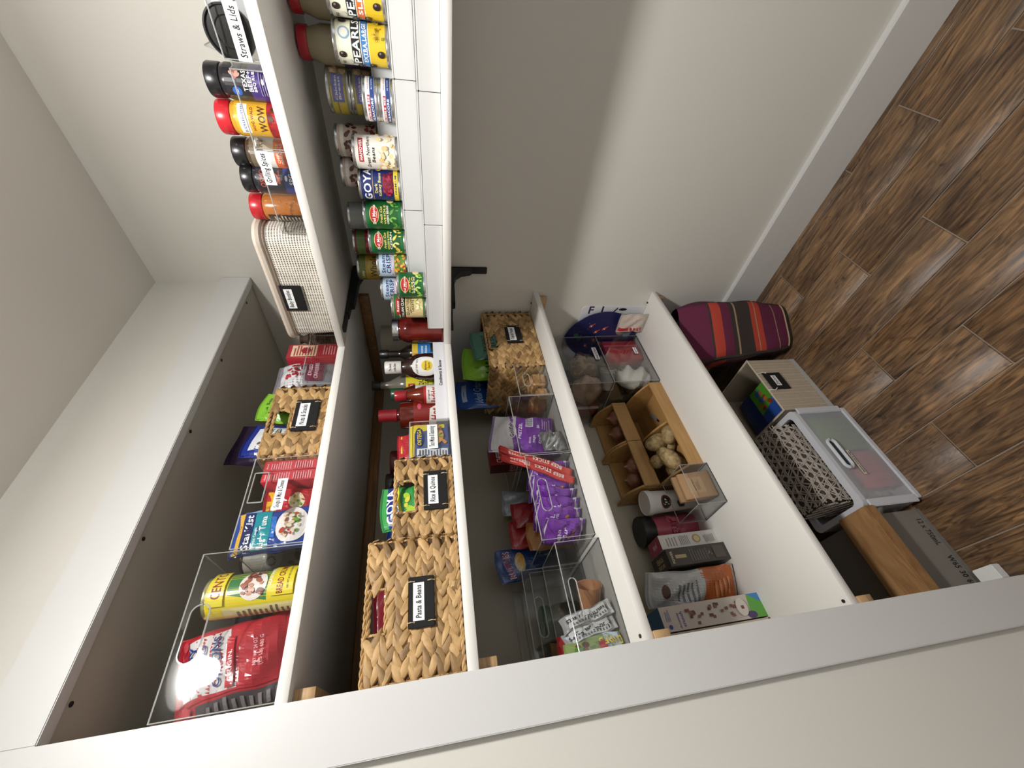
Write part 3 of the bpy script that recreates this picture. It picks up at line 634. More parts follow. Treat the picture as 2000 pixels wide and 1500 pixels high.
def suc(P):
    P.rect(0, 0, 1, 1, '#e0a92e'); P.rect(0, 0, 1, .3, '#b3242b'); P.rect(.2, .72, .8, .93, '#f0eee6'); P.text('SUCKLEBUSTERS', .5, .83, .055, '#2b3f8f', w=.56); P.text("HOG WALD", .5, .63, .06, '#7c2f22', w=.45)
    P.text('WOW', .5, .42, .16, '#4a2b1a', w=.5); P.scatter(6, .3, .15, .7, .3, .003, .006, ['#5b3b22', '#8a2f2a'], 2)
spice('yellow and red barbecue rub jar with a red cap', -.597, -.268, .129, .0325, '#c1202c', '#c98f2c', suc, .21)
def tex(P):
    P.rect(0, 0, 1, 1, '#201e24'); P.rect(0, 0, 1, .5, '#46317c'); P.ell(.3, .78, .0085, .0085, '#2f5fae', 18); P.text('rub', .3, .78, .05, '#dfe6f2'); P.scatter(9, .45, .68, .7, .85, .003, .006, ['#b0605a', '#3c5c9c', '#c99a8a'], 6)
    P.text('TEXAS', .5, .58, .09, '#f1eef4', w=.36); P.text('BEEF+', .5, .47, .09, '#f1eef4', w=.36); P.text('BBQ RUB', .5, .37, .06, '#f1eef4', w=.36); P.lines(.25, .1, .75, .3, 4, '#9d90c4'); P.ell(.5, .2, .005, .0025, '#f1eef4')
spice('black and purple rub jar reading Texas Beef', -.661, -.262, .127, .031, '#151517', '#1e1c22', tex, .2, off=4)
t = clear_bin('clear bin of straws and cup lids labelled Straws & Lids', (-.338, -.712, z), .22, .26, .09, rz=RZ, low=.066)
sticker(t, .0, .018, .083, .023, -.0018, 'Straws & Lids')
def disc(label, x, y, zc, r, c, tilt, rz, nm='drink_disc', rim=None):
    t = thing(nm, label, 'lid', (x, y, zc), 0, 'cup lids', rot=(0, tilt, rz))
    MB().lathe([(0, .002), (r*.55, .002), (r*.6, .004), (r*.88, .004), (r*.93, .008), (r, .008), (r, 0), (r*.97, -.004), (.0, -.004)], 36).build('disc', M(c, .15, 0, .3), t, smooth=True); return t
disc('round black drink lid standing upright behind the Straws & Lids label', -.3245, -.750, z+.046, .041, '#121214', -PI/2+.1, .05)
for k, l in enumerate(('foremost milky plastic cup lid beyond the black lid', 'middle milky plastic cup lid beyond the black lid', 'rearmost milky plastic cup lid beyond the black lid')):
    disc(l, -.300+.016*k, -.825-.002*k, z+.050, .040, '#b4b5bb', -PI/2+.12, .15, 'drink_disc')
t = thing('cup_stack', 'white plastic cups nested behind the black lid', 'cups', (-.195, -.775, z+.008))
for k in range(3): MB().lathe([(.026, .0+.012*k), (.036, .07+.012*k), (.0375, .072+.012*k), (.0355, .074+.012*k), (.025, .006+.012*k)], 28).build('cup', M('#c9c9cc', .35, 0, .3), t, smooth=True)

# ================================================================= RIGHT WALL, LOWER SHELF: RISERS AND CANS
z = S2
t = thing('stepped_riser', 'white three-step shelf riser under the cans', 'riser', (0, 0, z)); RM = M('#cbcbca', .35)
for i, (xa, xb, hh, yy) in enumerate(((-.338, -.262, .050, (-.062, -.405, -.69, -1.3)), (-.2615, -.172, .100, (-.066, -.405, -.69, -1.3)), (-.1715, -.08, .150, (-.07, -.405, -.69, -1.3)))):
    for k in range(3):
        e = .0018*k; a, b_ = yy[k+1], yy[k]
        mb = MB(); mb.box(xa+e, xb, a+.0008, b_-.0002, hh-.004-e*.3, hh-e*.3); mb.box(xa+e, xa+e+.004, a+.0008, b_-.0002, 0 if i == 0 else hh-.0505, hh-.004-e*.3)
        if k == 0: mb.box(xa+.004, xb, b_-.0045, b_-.0003, 0, hh-.004)
        mb.build('step', RM, t, bevel=.0012)
Z1, Z2, Z3 = z+.0505, z+.1005, z+.1505
def beans(c, cols, n=26, v1=.42): return lambda P: P.scatter(n, .2, .04, .85, v1, .004, .007, cols, 5)
def dm(kind, l2, cols, kindcol='#1e6b35'):
    def f(P):
        P.rect(0, 0, 1, 1, kindcol); P.rect(.06, .08, .94, .93, '#17592b'); P.scatter(16, .12, .02, .88, .3, .004, .008, cols, 4, .45)
        P.ell(.5, .76, .021, .012, '#e3c46a', 24); P.ell(.5, .76, .0195, .0105, '#b3202b', 24); P.text('Del Monte', .5, .765, .085, '#f6efe6', w=.42); P.text('Quality', .5, .69, .035, '#f0d9c0', w=.14)
        P.text('Fresh Cut', .5, .56, .07, '#e9d46c', w=.36, shear=.3); P.text(kind, .5, .455, .055, '#ecd96e', w=.42); P.text(l2, .5, .375, .06, '#f2efe0', w=.4); P.ell(.84, .3, .009, .009, '#e6d39a', 16)
    return f
def crisp(P):
    P.rect(0, 0, 1, 1, '#b9cddd'); P.rect(0, 0, 1, .42, '#5b8a3c'); P.text('Steam', .5, .84, .15, '#2a2f6e', w=.5, bold=True); P.text('CRISP', .5, .64, .17, '#20286a', w=.52); P.rect(.0, .46, 1, .53, '#c9a0b4'); P.text('Southwestern Corn', .5, .495, .04, '#ffffff', w=.5)
    P.scatter(40, .12, .02, .9, .4, .003, .006, ['#e0a52c', '#efc04a', '#b8322c', '#d98f22'], 7, .8)
def whole(P):
    P.rect(0, 0, 1, 1, '#6f7b33'); P.rect(.0, .3, 1, .8, '#b99a3a'); P.ell(.5, .55, .026, .018, '#cdb04e', 22); P.text('Libby', .3, .88, .08, '#e8e4c4', w=.2); P.text('Whole', .5, .55, .2, '#4a4220', w=.55); P.rect(0, 0, 1, .12, '#7f2b22')
def goya(P):
    P.rect(0, 0, 1, 1, '#1c2a66'); P.rect(0, 0, 1, .12, '#e6cf3d'); P.text('PREMIUM', .5, .06, .05, '#1c2a66', w=.4); P.text('GOYA', .5, .83, .2, '#f2f2f2', w=.74); P.rect(.06, .68, .94, .69, '#d7b64a')
    P.text('Dark', .42, .6, .08, '#e9dc86', w=.2); P.text('Kidney Beans', .5, .49, .075, '#e9dc86', w=.5); P.ell(.5, .27, .027, .014, '#7c1830', 22); P.scatter(26, .22, .17, .78, .38, .004, .006, ['#8e1f3a', '#a83350', '#6d1228'], 8); P.ell(.85, .52, .008, .008, '#dcb93e', 16)
def gnb(P):
    P.rect(0, 0, 1, 1, '#e4ded4'); P.rect(.3, .8, .78, .92, '#9c2131'); P.text('HANOVER', .54, .86, .07, '#f3eee8', w=.4); P.text('Great Northern', .5, .68, .085, '#2a2623', w=.66, shear=.15); P.text('Beans', .45, .55, .085, '#2a2623', w=.28, shear=.15)
    P.scatter(44, .18, .05, .9, .45, .004, .0075, ['#e9cf9a', '#f3e2bd', '#dcbd85', '#f6ecd2'], 9, .7)
def kid2(P): P.rect(0, 0, 1, 1, '#cdbcae'); P.rect(0, .84, 1, .93, '#e9e4dd'); P.scatter(22, .05, .45, .95, .8, .005, .008, ['#5b2a24', '#4a1f1c', '#6d3a30'], 4); P.rect(.1, .3, .5, .4, '#9c2131'); P.scatter(30, .05, .0, .95, .28, .004, .006, ['#7d1a2a', '#8f2535', '#651322'], 6)
def chk(P):
    P.rect(0, 0, 1, 1, '#8c8a62'); P.rect(.0, .08, .55, .92, '#c2ad3e'); P.text('Swanson', .22, .6, .12, '#2b4a8a', w=.3, shear=.2); P.rect(.34, .15, .72, .85, '#6f6fa6'); P.text('Chicken', .53, .6, .14, '#dcdcf0', w=.32); P.text('Breast', .53, .4, .14, '#dcdcf0', w=.3)
    P.scatter(22, .74, .1, 1, .9, .004, .009, ['#b99a80', '#d4b89e', '#8a6250'], 3)
def bee(P):
    P.rect(0, 0, 1, 1, '#e9e9ea'); P.rect(0, 0, 1, .5, '#26417f'); P.rect(.08, .52, .52, .82, '#b3202d'); P.text('BUMBLE BEE', .3, .67, .2, '#f5f2f0', w=.4); P.text('SOLID WHITE TUNA', .75, .7, .1, '#b3202d', w=.3); P.text('ALBACORE', .28, .26, .26, '#eef0f5', w=.4); P.text('IN WATER', .7, .25, .14, '#cfd6e6', w=.2)
def pearls(c2, c2t):
    def f(P):
        P.rect(0, 0, 1, 1, '#dfddc6'); P.rect(0, 0, 1, .34, '#dcbb2e'); P.rect(.12, .52, .92, .7, '#17181a'); P.text('PEARLS', .52, .61, .145, '#f4f4f2', w=.74); P.rect(.08, .36, .94, .5, c2); P.text(c2t, .5, .43, .08, '#f2f2f2', w=.62); P.text('pitted ripe olives', .5, .385, .03, '#f2f2f2', w=.4)
        P.ell(.62, .84, .011, .011, '#7fa0b8', 18); P.ell(.62, .84, .008, .008, '#d9cfc4', 16); P.text('NO', .14, .9, .06, '#2c2c2c', w=.09); P.ell(.16, .78, .006, .006, '#c9c9b8', 12)
        for q in ((.3, .9), (.84, .86), (.9, .34), (.12, .3), (.86, .12), (.35, .1), (.1, .55)): P.ell(q[0], q[1], .006, .0075, '#2a1d1a', 12); P.ell(q[0]+.02, q[1]+.02, .002, .002, '#8a7a74', 8)
        P.scatter(8, .55, .05, .85, .25, .002, .004, ['#c99c1e', '#8f8a2c'], 3); P.text('CALIFORNIA', .62, .17, .05, '#7a5a14', w=.2, rot=.0)
    return f
def hunts(P): P.rect(0, 0, 1, 1, '#7d1b22'); P.rect(0, .7, 1, .95, '#5e7a3a'); P.scatter(8, .1, .5, .9, .7, .005, .009, ['#a8242a', '#c23a35'], 2); P.text("Hunt's", .5, .42, .28, '#e6d9d2', w=.66)
def cut(P): P.rect(0, 0, 1, 1, '#8a8f8d'); P.rect(0, .45, 1, .62, '#3b4a3a'); P.scatter(14, .1, .1, .9, .4, .005, .01, ['#7a2b28', '#5d7a44', '#6e2622'], 5)
def arti(P):
    P.rect(0, 0, 1, 1, '#d9c48c'); P.rect(0, .84, 1, 1, '#2f6b3a'); P.rect(.0, .62, 1, .8, '#17181a'); P.rect(.25, .8, .7, .93, '#b3242b'); P.text('Reese', .48, .865, .07, '#f5eee4', w=.3, shear=.3); P.text('ITALIAN CLASSICS', .5, .71, .08, '#e9e2c6', w=.7); P.text('QUARTERED', .5, .53, .085, '#5a4a2a', w=.56); P.text('ARTICHOKE', .5, .44, .06, '#5a4a2a', w=.42); P.text('HEARTS', .5, .37, .06, '#5a4a2a', w=.3)
    P.scatter(18, .4, .06, .85, .3, .004, .008, ['#e6dd9a', '#cfd07a', '#f1ecc2', '#b9b35a'], 4, .5); P.rect(0, 0, 1, .04, '#2f6b3a')
G = 'cans on the white risers'
can('corn can at the far end of the middle step, behind the green lima beans can', (-.215, -.128, Z2), .0365, .088, '#b9cddd', crisp, face(-.215, -.13, 0), group=G)
can('green lima beans can on the lowest step', (-.300, -.200, Z1), .0365, .082, '#1e6b35', dm('LIMA', 'BEANS', ['#a7cf4a', '#c3df6e', '#8fbc3c']), face(-.3, -.2, 0), group=G)
can('tan quartered artichoke hearts can on the lowest step', (-.300, -.124, Z1), .036, .104, '#d9c48c', arti, face(-.3, -.12, 0), group=G)
can('southwestern corn can on the middle step beside the sweet corn', (-.215, -.216, Z2), .037, .089, '#b9cddd', crisp, face(-.215, -.216, 0), group=G)
can('olive and gold can reading Whole on the top step', (-.125, -.150, Z3), .042, .112, '#6f7b33', whole, face(-.125, -.15, 0), group=G)
can('green sweet corn can on the middle step', (-.215, -.2925, Z2), .037, .102, '#1e6b35', dm('GOLDEN & WHITE', 'CORN', ['#efd668', '#f6e796', '#e2bf45']), face(-.215, -.29, 0), group=G)
can('dark red tomato can on the top step behind the sweet corn', (-.125, -.237, Z3), .037, .112, '#7d1b22', hunts, face(-.125, -.23, 0), group=G)
can('green whole green beans can on the middle step', (-.215, -.369, Z2), .037, .105, '#1e6b35', dm('WHOLE', 'GREEN BEANS', ['#5f9a3a', '#7ab54a', '#4b8030']), face(-.215, -.37, 0), group=G)
can('grey can on the top step behind the whole green beans', (-.125, -.320, Z3), .037, .112, '#8a8f8d', cut, face(-.125, -.32, 0), group=G)
can('dark blue kidney beans can on the middle step', (-.215, -.450, Z2), .037, .105, '#1c2a66', goya, face(-.215, -.45, 0), group=G)
can('tan bean can on the top step behind the dark blue kidney beans', (-.125, -.443, Z3), .037, .108, '#cdbcae', kid2, face(-.125, -.44, 0), group=G)
can('cream great northern beans can on the middle step', (-.215, -.527, Z2), .0375, .107, '#e4ded4', gnb, face(-.215, -.527, 0), group=G)
can('tan and maroon bean can on the top step behind the great northern beans', (-.125, -.520, Z3), .037, .108, '#cdbcae', kid2, face(-.125, -.52, 10), group=G)
for k, l in enumerate(('lower of the two stacked blue and white tuna cans', 'upper of the two stacked blue and white tuna cans')):
    can(l, (-.215, -.638, Z2+.0335*k), .0425, .033, '#e9e9ea', bee, face(-.215, -.638, 8), group=G)
for k, l in enumerate(('lower of the two stacked chicken breast cans', 'upper of the two stacked chicken breast cans')):
    can(l, (-.120, -.628, Z3+.053*k), .0485, .052, '#8c8a62', chk, face(-.12, -.63, 0), group=G)
can('olives can with a blue extra large band', (-.215, -.736, Z2), .0365, .11, '#dfddc6', pearls('#3f78b5', 'EXTRA LARGE'), face(-.215, -.736, 4), group=G)
can('olives can with an orange sliced band at the frame edge', (-.215, -.812, Z2), .0365, .11, '#dfddc6', pearls('#cf6a2c', 'SLICED'), face(-.215, -.812, 4), group=G)
can('olives can with a blue band hidden beyond the sliced olives', (-.215, -.889, Z2), .0365, .11, '#dfddc6', pearls('#3f78b5', 'EXTRA LARGE'), face(-.215, -.889, 4), group=G)
def pb(P): P.rect(0, 0, 1, .52, '#2d2640'); P.text("SMUCKER'S", .5, .33, .11, '#c4303c', w=.6); P.lines(.2, .06, .8, .2, 2, '#8d86a0')
for y, l in ((-.712, 'red-lidded jar with tan contents behind the extra large olives'), (-.792, 'red-lidded jar with tan contents behind the sliced olives')):
    t = thing('spread_jar', l, 'jar', (-.12, y, Z3), face(-.12, y), 'red-lidded jars')
    MB().lathe([(.034, 0), (.038, .004), (.038, .1), (.032, .118), (.029, .128)], 32).build('glass', M('#8f8468', .15, 0, .8), t, smooth=True)
    MB().lathe([(.0305, .128), (.0325, .129), (.0325, .147), (.031, .149), (0, .149)], 32).build('lid', M('#a81f2a', .35, 0, .3), t, smooth=True); cyl_print(t, .0382, .006, .1, pb, 2.6)
# mason jar of tomato sauce
t = thing('mason_jar', 'glass mason jar of red sauce with a silver lid at the shelf corner', 'jar', (-.252, .012, z))
MB().lathe([(.04, 0), (.0445, .005), (.0445, .118), (.04, .132), (.035, .14), (.034, .146)], 36).build('sauce', spot_mat('red_sauce', '#4d0f10', '#76201a', 40, .08, .3, .6, 0), t, smooth=True)
MB().lathe([(.0455, .008), (.0455, .119), (.041, .134), (.0355, .142), (.035, .148)], 36).build('glass_wall', CLEAR, t, smooth=True)
MB().lathe([(.0375, .146), (.0385, .148), (.0375, .152), (.0385, .156), (.0375, .160), (.038, .166), (.036, .168), (0, .168)], 36).build('lid', METAL, t, smooth=True)
carton('cream carton standing behind the mason jar at the alcove wall', (-.085, .20, z), .08, .09, .24, '#cfc7b2')
# ================================================================= SECOND SHELF, ALCOVE
t = thing('sauce_tray', 'long white tray labelled Condiments & Sauces', 'tray', (-.647, .0, z))
mb = MB(); tw, tdp, thh = .315, .2, .037
mb.box(0, tw, 0, tdp, 0, .003); mb.box(0, tw, 0, .003, .003, thh); mb.box(0, tw, tdp-.003, tdp, .003, thh); mb.box(0, .003, .003, tdp-.003, .003, thh); mb.box(tw-.003, tw, .003, tdp-.003, .003, thh)
mb.build('tray_body', M('#dddce0', .3), t, bevel=.001)
Print(front(0, -.0004, 0), tw, thh).text('Condiments & Sauces', .56, .5, .26, '#1a1a1a', w=.34, shear=.08).build(t, 'lettering')
zt = z+.0035
def soy(P): P.rect(0, 0, 1, 1, '#2f78b8'); P.rect(0, .8, 1, 1, '#d9b93c'); P.rect(.25, .82, .5, .96, '#b5302c'); P.ell(.38, .55, .009, .011, '#3f8a58', 14); P.ell(.3, .45, .007, .009, '#4d9a62', 14); P.text('Coconut', .62, .66, .1, '#eef4f8', w=.36, shear=.2); P.text('Aminos', .66, .52, .09, '#eef4f8', w=.3); P.rect(.55, .05, .95, .35, '#181b22')
t = bottle('dark bottle with a blue label at the right end of the sauce tray', (-.285, .094, z), [(.033, 0), (.036, .004), (.036, .105), (.03, .122), (.015, .145), (.0125, .155), (.0125, .19)], '#17110f', [('cap', [(.014, .188), (.0155, .189), (.0155, .215), (.014, .217), (0, .217)], '#101012', .4)], rz=face(-.28, .06))
cyl_print(t, .0362, .012, .095, soy, 2.6)
def lime(P): P.rect(0, 0, 1, 1, '#e2d128'); P.rect(.1, .72, .55, .93, '#b3202b'); P.text('STIRRINGS', .32, .83, .08, '#f4e9e0', w=.38); P.text('LIQUID', .6, .52, .14, '#1b1b17', w=.5); P.text('MARGARITA', .6, .36, .12, '#1b1b17', w=.6); P.rect(.1, .05, .9, .18, '#7a9a2c')
t = bottle('clear bottle with a yellow label and a black cap behind the barbecue sauce', (-.3725, .158, zt), [(.034, 0), (.037, .004), (.037, .13), (.03, .155), (.014, .185), (.013, .215)], '#6f6a5f', [('cap', [(.0145, .213), (.016, .214), (.016, .24), (.0145, .242), (0, .242)], '#141313', .4)], rz=face(-.3, .13))
cyl_print(t, .0372, .02, .108, lime, 2.6)
def bbq(P):
    P.ell(.5, .5, .034, .042, '#e7e5e0', 30); P.ell(.5, .5, .031, .039, '#d8d5cf', 30); P.ell(.5, .5, .030, .038, '#ebe9e4', 30); P.ell(.53, .45, .0165, .0175, '#e3c429', 26)
    P.text('SWEET BABY RAYS', .5, .79, .06, '#242222', w=.56, arc=6); P.text('Barbecue', .53, .5, .075, '#2f2510', w=.32); P.text('Sauce', .53, .39, .075, '#2f2510', w=.22)
t = bottle('brown barbecue sauce bottle with a round white and yellow label', (-.392, .052, zt), [(.034, 0), (.041, .005), (.044, .05), (.042, .085), (.03, .115), (.019, .128), (.018, .14)], '#2a1512', [('cap', [(.0195, .136), (.0205, .138), (.0205, .185), (.019, .187), (0, .187)], '#dedad4', .4)], rz=face(-.39, .05, 2), sy=.72)
t.location.z = zt
cyl_print(t, .0445, .012, .095, bbq, 1.9, sy=.72); cyl_print(t, .0206, .142, .04, lambda P: (P.text('The Sauce', .5, .7, .2, '#2a2523', w=.6, shear=.2), P.text('is the Boss', .5, .35, .2, '#2a2523', w=.6, shear=.2)), 2.0, 'cap_lettering')
def siz(P): P.rect(0, 0, 1, 1, '#d8d5cc'); P.text('STIR', .5, .7, .2, '#26231f', w=.6); P.lines(.2, .15, .8, .5, 4, '#6d6558')
t = bottle('brown sauce bottle with a dark green cap in the sauce tray', (-.442, .125, zt), [(.026, 0), (.028, .004), (.028, .1), (.022, .12), (.017, .135)], '#4a1a10', [('cap', [(.018, .132), (.0195, .134), (.0195, .172), (.018, .174), (0, .174)], '#1e4a2c', .4)], rz=face(-.44, .12))
cyl_print(t, .0282, .015, .08, siz, 2.4)
def frk(P): P.rect(0, 0, 1, 1, '#e6ded8'); P.rect(0, .86, 1, 1, '#a81f26'); P.rect(0, 0, 1, .1, '#a81f26'); P.text('RedHot', .5, .45, .32, '#b01f2a', w=.7); P.text('original', .5, .72, .1, '#4a3a34', w=.4); P.scatter(5, .2, .12, .8, .3, .002, .004, ['#b01f2a', '#4d7a34'], 3)
t = bottle('small hot sauce bottle with a red cap in the sauce tray', (-.515, .05, zt), [(.025, 0), (.0275, .004), (.0275, .068), (.022, .085), (.0125, .11), (.0125, .125)], '#6d200d', [('cap', [(.0145, .118), (.016, .12), (.016, .15), (.0145, .153), (0, .153)], '#9a1a25', .3)], rz=face(-.51, .05))
cyl_print(t, .0277, .012, .055, frk, 2.6)
def hot(P): P.rect(0, 0, 1, 1, '#7c1a13'); P.poly([(.1, .05), (.62, .05), (.72, .25), (.62, .45), (.1, .5)], '#dcd5cd'); P.text('Hot', .45, .28, .26, '#8e1a20', w=.36, shear=.1); P.lines(.15, .08, .4, .2, 2, '#77655d'); P.ell(.7, .8, .01, .006, '#c44a66', 14)
t = bottle('large hot sauce bottle with a red cap behind the small one', (-.538, .115, zt), [(.042, 0), (.046, .005), (.046, .095), (.045, .13), (.0435, .135), (.0435, .14), (.018, .146), (.0165, .152)], '#56160c', [('cap', [(.0185, .15), (.02, .152), (.018, .17), (.0195, .19), (.0185, .205), (0, .206)], '#821520', .3)], rz=face(-.53, .11, 5))
cyl_print(t, .0462, .01, .09, hot, 2.2)
# taco packets bin
t = clear_bin('small clear bin of seasoning packets labelled Taco Mixes & Seasoning', (-.769, .0, z), .116, .2, .108)
sticker(t, .024, .035, .077, .027, -.0008, 'Taco Mixes & Seasoning')
def ort(P):
    P.rect(.02, .02, .98, .98, '#3f5184'); P.rect(.02, .86, .98, .98, '#d9c43a'); P.poly([(.7, .9), (.98, .98), (.98, .1), (.86, .1)], '#d9c43a'); P.rect(.0, .05, .22, .8, '#d7dae0'); P.lines(.02, .08, .2, .78, 10, '#555a66', 2)
    P.ell(.56, .74, .03, .012, '#182c6b', 24); P.text('ORTEGA', .56, .74, .1, '#e6cf35', w=.5, shear=.2); P.ell(.6, .25, .022, .012, '#c99a58', 16); P.scatter(14, .35, .1, .9, .35, .003, .008, ['#8a5230', '#c98a48', '#6f8a3e', '#b5a25a'], 3)
pouch('blue taco seasoning packet at the front of the seasoning bin', (-.711, .014, z+.004), .104, .108, .01, '#3f5184', seed=21, prints=ort, rough=.25, wr=.0008, nx=10, nz=10)
def fn2(P): P.rect(.05, .5, .95, .97, '#b02632'); P.rect(.05, .9, .95, .94, '#dcc23c')
pouch('red seasoning packet with a yellow line in the seasoning bin', (-.705, .05, z+.004), .1, .142, .014, '#a8202d', seed=22, prints=fn2, rough=.3, rx=-.08, nx=10, nz=10)
pouch('white seasoning packet at the back of the seasoning bin', (-.745, .085, z+.004), .045, .13, .01, '#c9ccd2', seed=23, rough=.3, rx=-.05, nx=8, nz=8)
def lidjar(label, x, y, h, r, lid, glass, z0=z, cat='jar'):
    t = thing('lidded_jar', label, cat, (x, y, z0))
    MB().lathe([(r*.92, 0), (r, .004), (r, h-.045), (r*.85, h-.03), (r*.85, h-.02)], 32).build('glass', M(glass, .12, 0, .7), t, smooth=True)
    MB().lathe([(r*.93, h-.026), (r*.97, h-.024), (r*.97, h-.003), (r*.92, h), (0, h)], 32).build('lid', M(lid, .35, 0, .3), t, smooth=True); return t
lidjar('jar with a dark red lid behind the seasoning bin', -.625, .255, .185, .042, '#5f151c', '#4a2018')
lidjar('jar with a black lid behind the rice basket', -.705, .255, .195, .04, '#101012', '#7c7468')
basket('woven sea grass basket labelled Rice & Quinoa on the second shelf', (-.975, .0, z), .203, .19, .141, (.062, .143, .092, .139), (.058, .16, .018, .074), 'Rice & Quinoa', seed=5, pitch=.0275)
def gy(P): P.rect(.03, .03, .97, .97, '#3f9a4e'); P.poly([(.03, .7), (.97, .78), (.97, .97), (.03, .97)], '#22307a'); P.text('GOYA', .5, .85, .12, '#f1f1f4', w=.8); P.poly([(.03, .66), (.97, .74), (.97, .78), (.03, .7)], '#d9d23a'); P.scatter(7, .25, .5, .75, .64, .006, .012, ['#a9c93a', '#e0dc4a'], 4); P.text('CANILLA', .5, .4, .1, '#eef3ea', w=.6)
pouch('green and blue rice bag in the Rice & Quinoa basket', (-.872, .05, z+.008), .112, .168, .055, '#3f9a4e', rz=0, ry=-.06, seed=31, prints=gy, rough=.25)
def gbx(P): P.rect(0, .72, 1, 1, '#6b4a33'); P.text('GOYA', .5, .84, .1, '#e8e8ea', w=.7); P.text('Q', .6, .5, .14, '#9aa6c6')
carton('narrow navy box standing at the back of the Rice & Quinoa basket', (-.85, .125, z+.007), .04, .05, .185, '#1b2a55', gbx)
pouch('dark blue bag at the back of the Rice & Quinoa basket', (-.925, .125, z+.008), .07, .165, .05, '#18306b', seed=33, rough=.3)
pouch('red netted pouch behind the large basket', (-.925, .245, z+.0), .1, .2, .05, '#6d2430', seed=34, rough=.7)
basket('large woven sea grass basket labelled Pasta & Beans', (-1.238, .0, z), .259, .30, .19, (.082, .163, .151-.0, .184), (.081, .176, .056, .108), 'Pasta & Beans', seed=9, pitch=.0265, step=.027)
pouch('dark red pasta bag inside the Pasta & Beans basket', (-1.10, .07, z+.008), .11, .178, .05, '#6a1620', seed=35, rough=.25)

# ================================================================= THIRD SHELF
z = S3
basket('deep woven sea grass basket labelled Chips & Pretzels on the third shelf', (-.318, .13, z), .297, .28, .207, (.09, .176, .160, .196), (.108, .21, .066, .128), 'Chips & Pretzels', pitch=.0295, step=.0275, leftparts=True, seed=20)
def teal(P): P.rect(.04, .04, .96, .96, '#4f7f6c'); P.text('SKINNY', .5, .8, .08, '#1d2f2b', w=.6); P.text('SEA SALT', .5, .68, .06, '#1d2f2b', w=.6)
pouch('sea green chip bag inside the Chips & Pretzels basket', (-.165, .17, z+.008), .14, .255, .05, '#4d7b69', rz=-.1, ry=-.03, seed=41, prints=teal)
def lime2(P): P.rect(.04, .04, .96, .96, '#86bf2f'); P.text('LIME', .5, .62, .12, '#2c5a16', w=.7); P.scatter(5, .2, .3, .8, .8, .008, .014, ['#5d9a2a', '#b3dd5c'], 3); P.rect(.2, .35, .8, .42, '#1c5c86')
pouch('bright lime green chip bag leaning out of the Chips & Pretzels basket', (-.225, .255, z+.008), .14, .285, .05, '#83bb2e', rz=-.3, ry=.12, seed=42, prints=lime2, rough=.2, wr=.004)
pouch('dark blue bag behind the lime green chip bag', (-.16, .335, z+.008), .14, .27, .05, '#1a2f63', rz=.2, ry=.05, seed=43)
def ideal(P): P.rect(.03, .42, .97, .97, '#1d4b9a'); P.text('Ideal Crisps', .5, .7, .1, '#c6d6ee', w=.8, bold=False, shear=.2); P.rect(.2, .86, .8, .92, '#b9c9e2'); P.rect(.3, .46, .9, .54, '#15202f'); P.rect(.03, .03, .97, .42, '#a7acb3')
pouch('blue and white crisps bag at the back of the Chips & Pretzels basket', (-.24, .375, z+.008), .165, .315, .04, '#1d4b9a', rz=.1, ry=-.04, seed=44, prints=ideal)
clear_bin('small clear bin of tan cracker packets beside the sea grass basket', (-.4645, .135, z), .145, .26, .121, sideslot=None, slot=(.072, .085, .03, .012, .012))
CRK = spot_mat('cracker_wrap', '#9c6f42', '#c29a68', 60, .35, .4, .65)
for i, (x, y, h, l) in enumerate(((-.372, .185, .06, 'tan cracker packet nearest the sea grass basket in the small bin'), (-.43, .20, .045, 'tan cracker packet at the left of the small bin'), (-.40, .285, .05, 'tan cracker packet at the back of the small bin'))):
    t = thing('cracker_packet', l, 'packet', (x, y, z+.005), .1*i-.1, 'tan cracker packets'); b = MB(); b.box(-.025, .025, -.035, .05, 0, h); b.build('wrapper', CRK, t, bevel=.008, seg=3)
    for q in (-.0355, .0505): MB().box(-.02, .02, q-.004, q+.004, h*.45, h*.5).build('end_fold', CRK, t)
clear_bin('clear bin with the white and purple pretzel bag', (-.7005, .135, z), .234, .29, .162)
def gold(P):
    P.rect(.04, .04, .96, .66, '#6f2f97'); P.rect(.04, .6, .96, .96, '#dcdadd'); P.poly([(.04, .55), (.96, .66), (.96, .72), (.04, .6)], '#8d57b0')
    P.ell(.5, .66, .034, .017, '#eae6ec', 22, .2); P.text('Goldfish', .5, .66, .06, '#3a2b55', w=.4, rot=.2); P.text('PRETZEL', .5, .52, .05, '#e6d9ee', w=.45); P.text('snot', .24, .36, .045, '#dccbe6', w=.16); P.text('nage', .26, .29, .045, '#dccbe6', w=.18); P.text('tzel!', .28, .21, .055, '#f4ecf8', w=.2)
    P.rect(.6, .32, .88, .44, '#e3dfe6'); [P.rect(.62+.03*i, .33, .635+.03*i, .43, '#2a2530') for i in range(8)]; P.text('$6', .6, .24, .04, '#eee4f2', w=.1); P.ell(.4, .16, .007, .004, '#d58a2e'); P.ell(.7, .12, .01, .01, '#8f3a5a', 14); P.ell(.7, .12, .008, .008, '#6f2f97', 14); P.lines(.55, .05, .9, .2, 4, '#b596cc')
pouch('white and purple pretzel snack bag leaning in its clear bin', (-.595, .205, z+.006), .15, .215, .055, '#6f2f97', rz=.0, ry=.2, rx=-.12, seed=45, prints=gold, colfn=lambda u, v: M('#dcdadd' if v > .6 else '#6f2f97', .25, 0, .3, .55, 38), rough=.25, wr=.005)
t = lidjar('red-labelled jar of peanuts beside the purple pretzel bag', -.512, .275, .125, .038, '#a01f2a', '#a8764c', z+.005)
cyl_print(t, .0384, .015, .062, lambda P: (P.rect(0, 0, 1, 1, '#a3222c'), P.rect(.5, .25, .9, .45, '#d8a13a'), P.scatter(18, .2, .3, .6, .8, .003, .006, ['#d9b88a', '#c09a68'], 3)), 2.6)
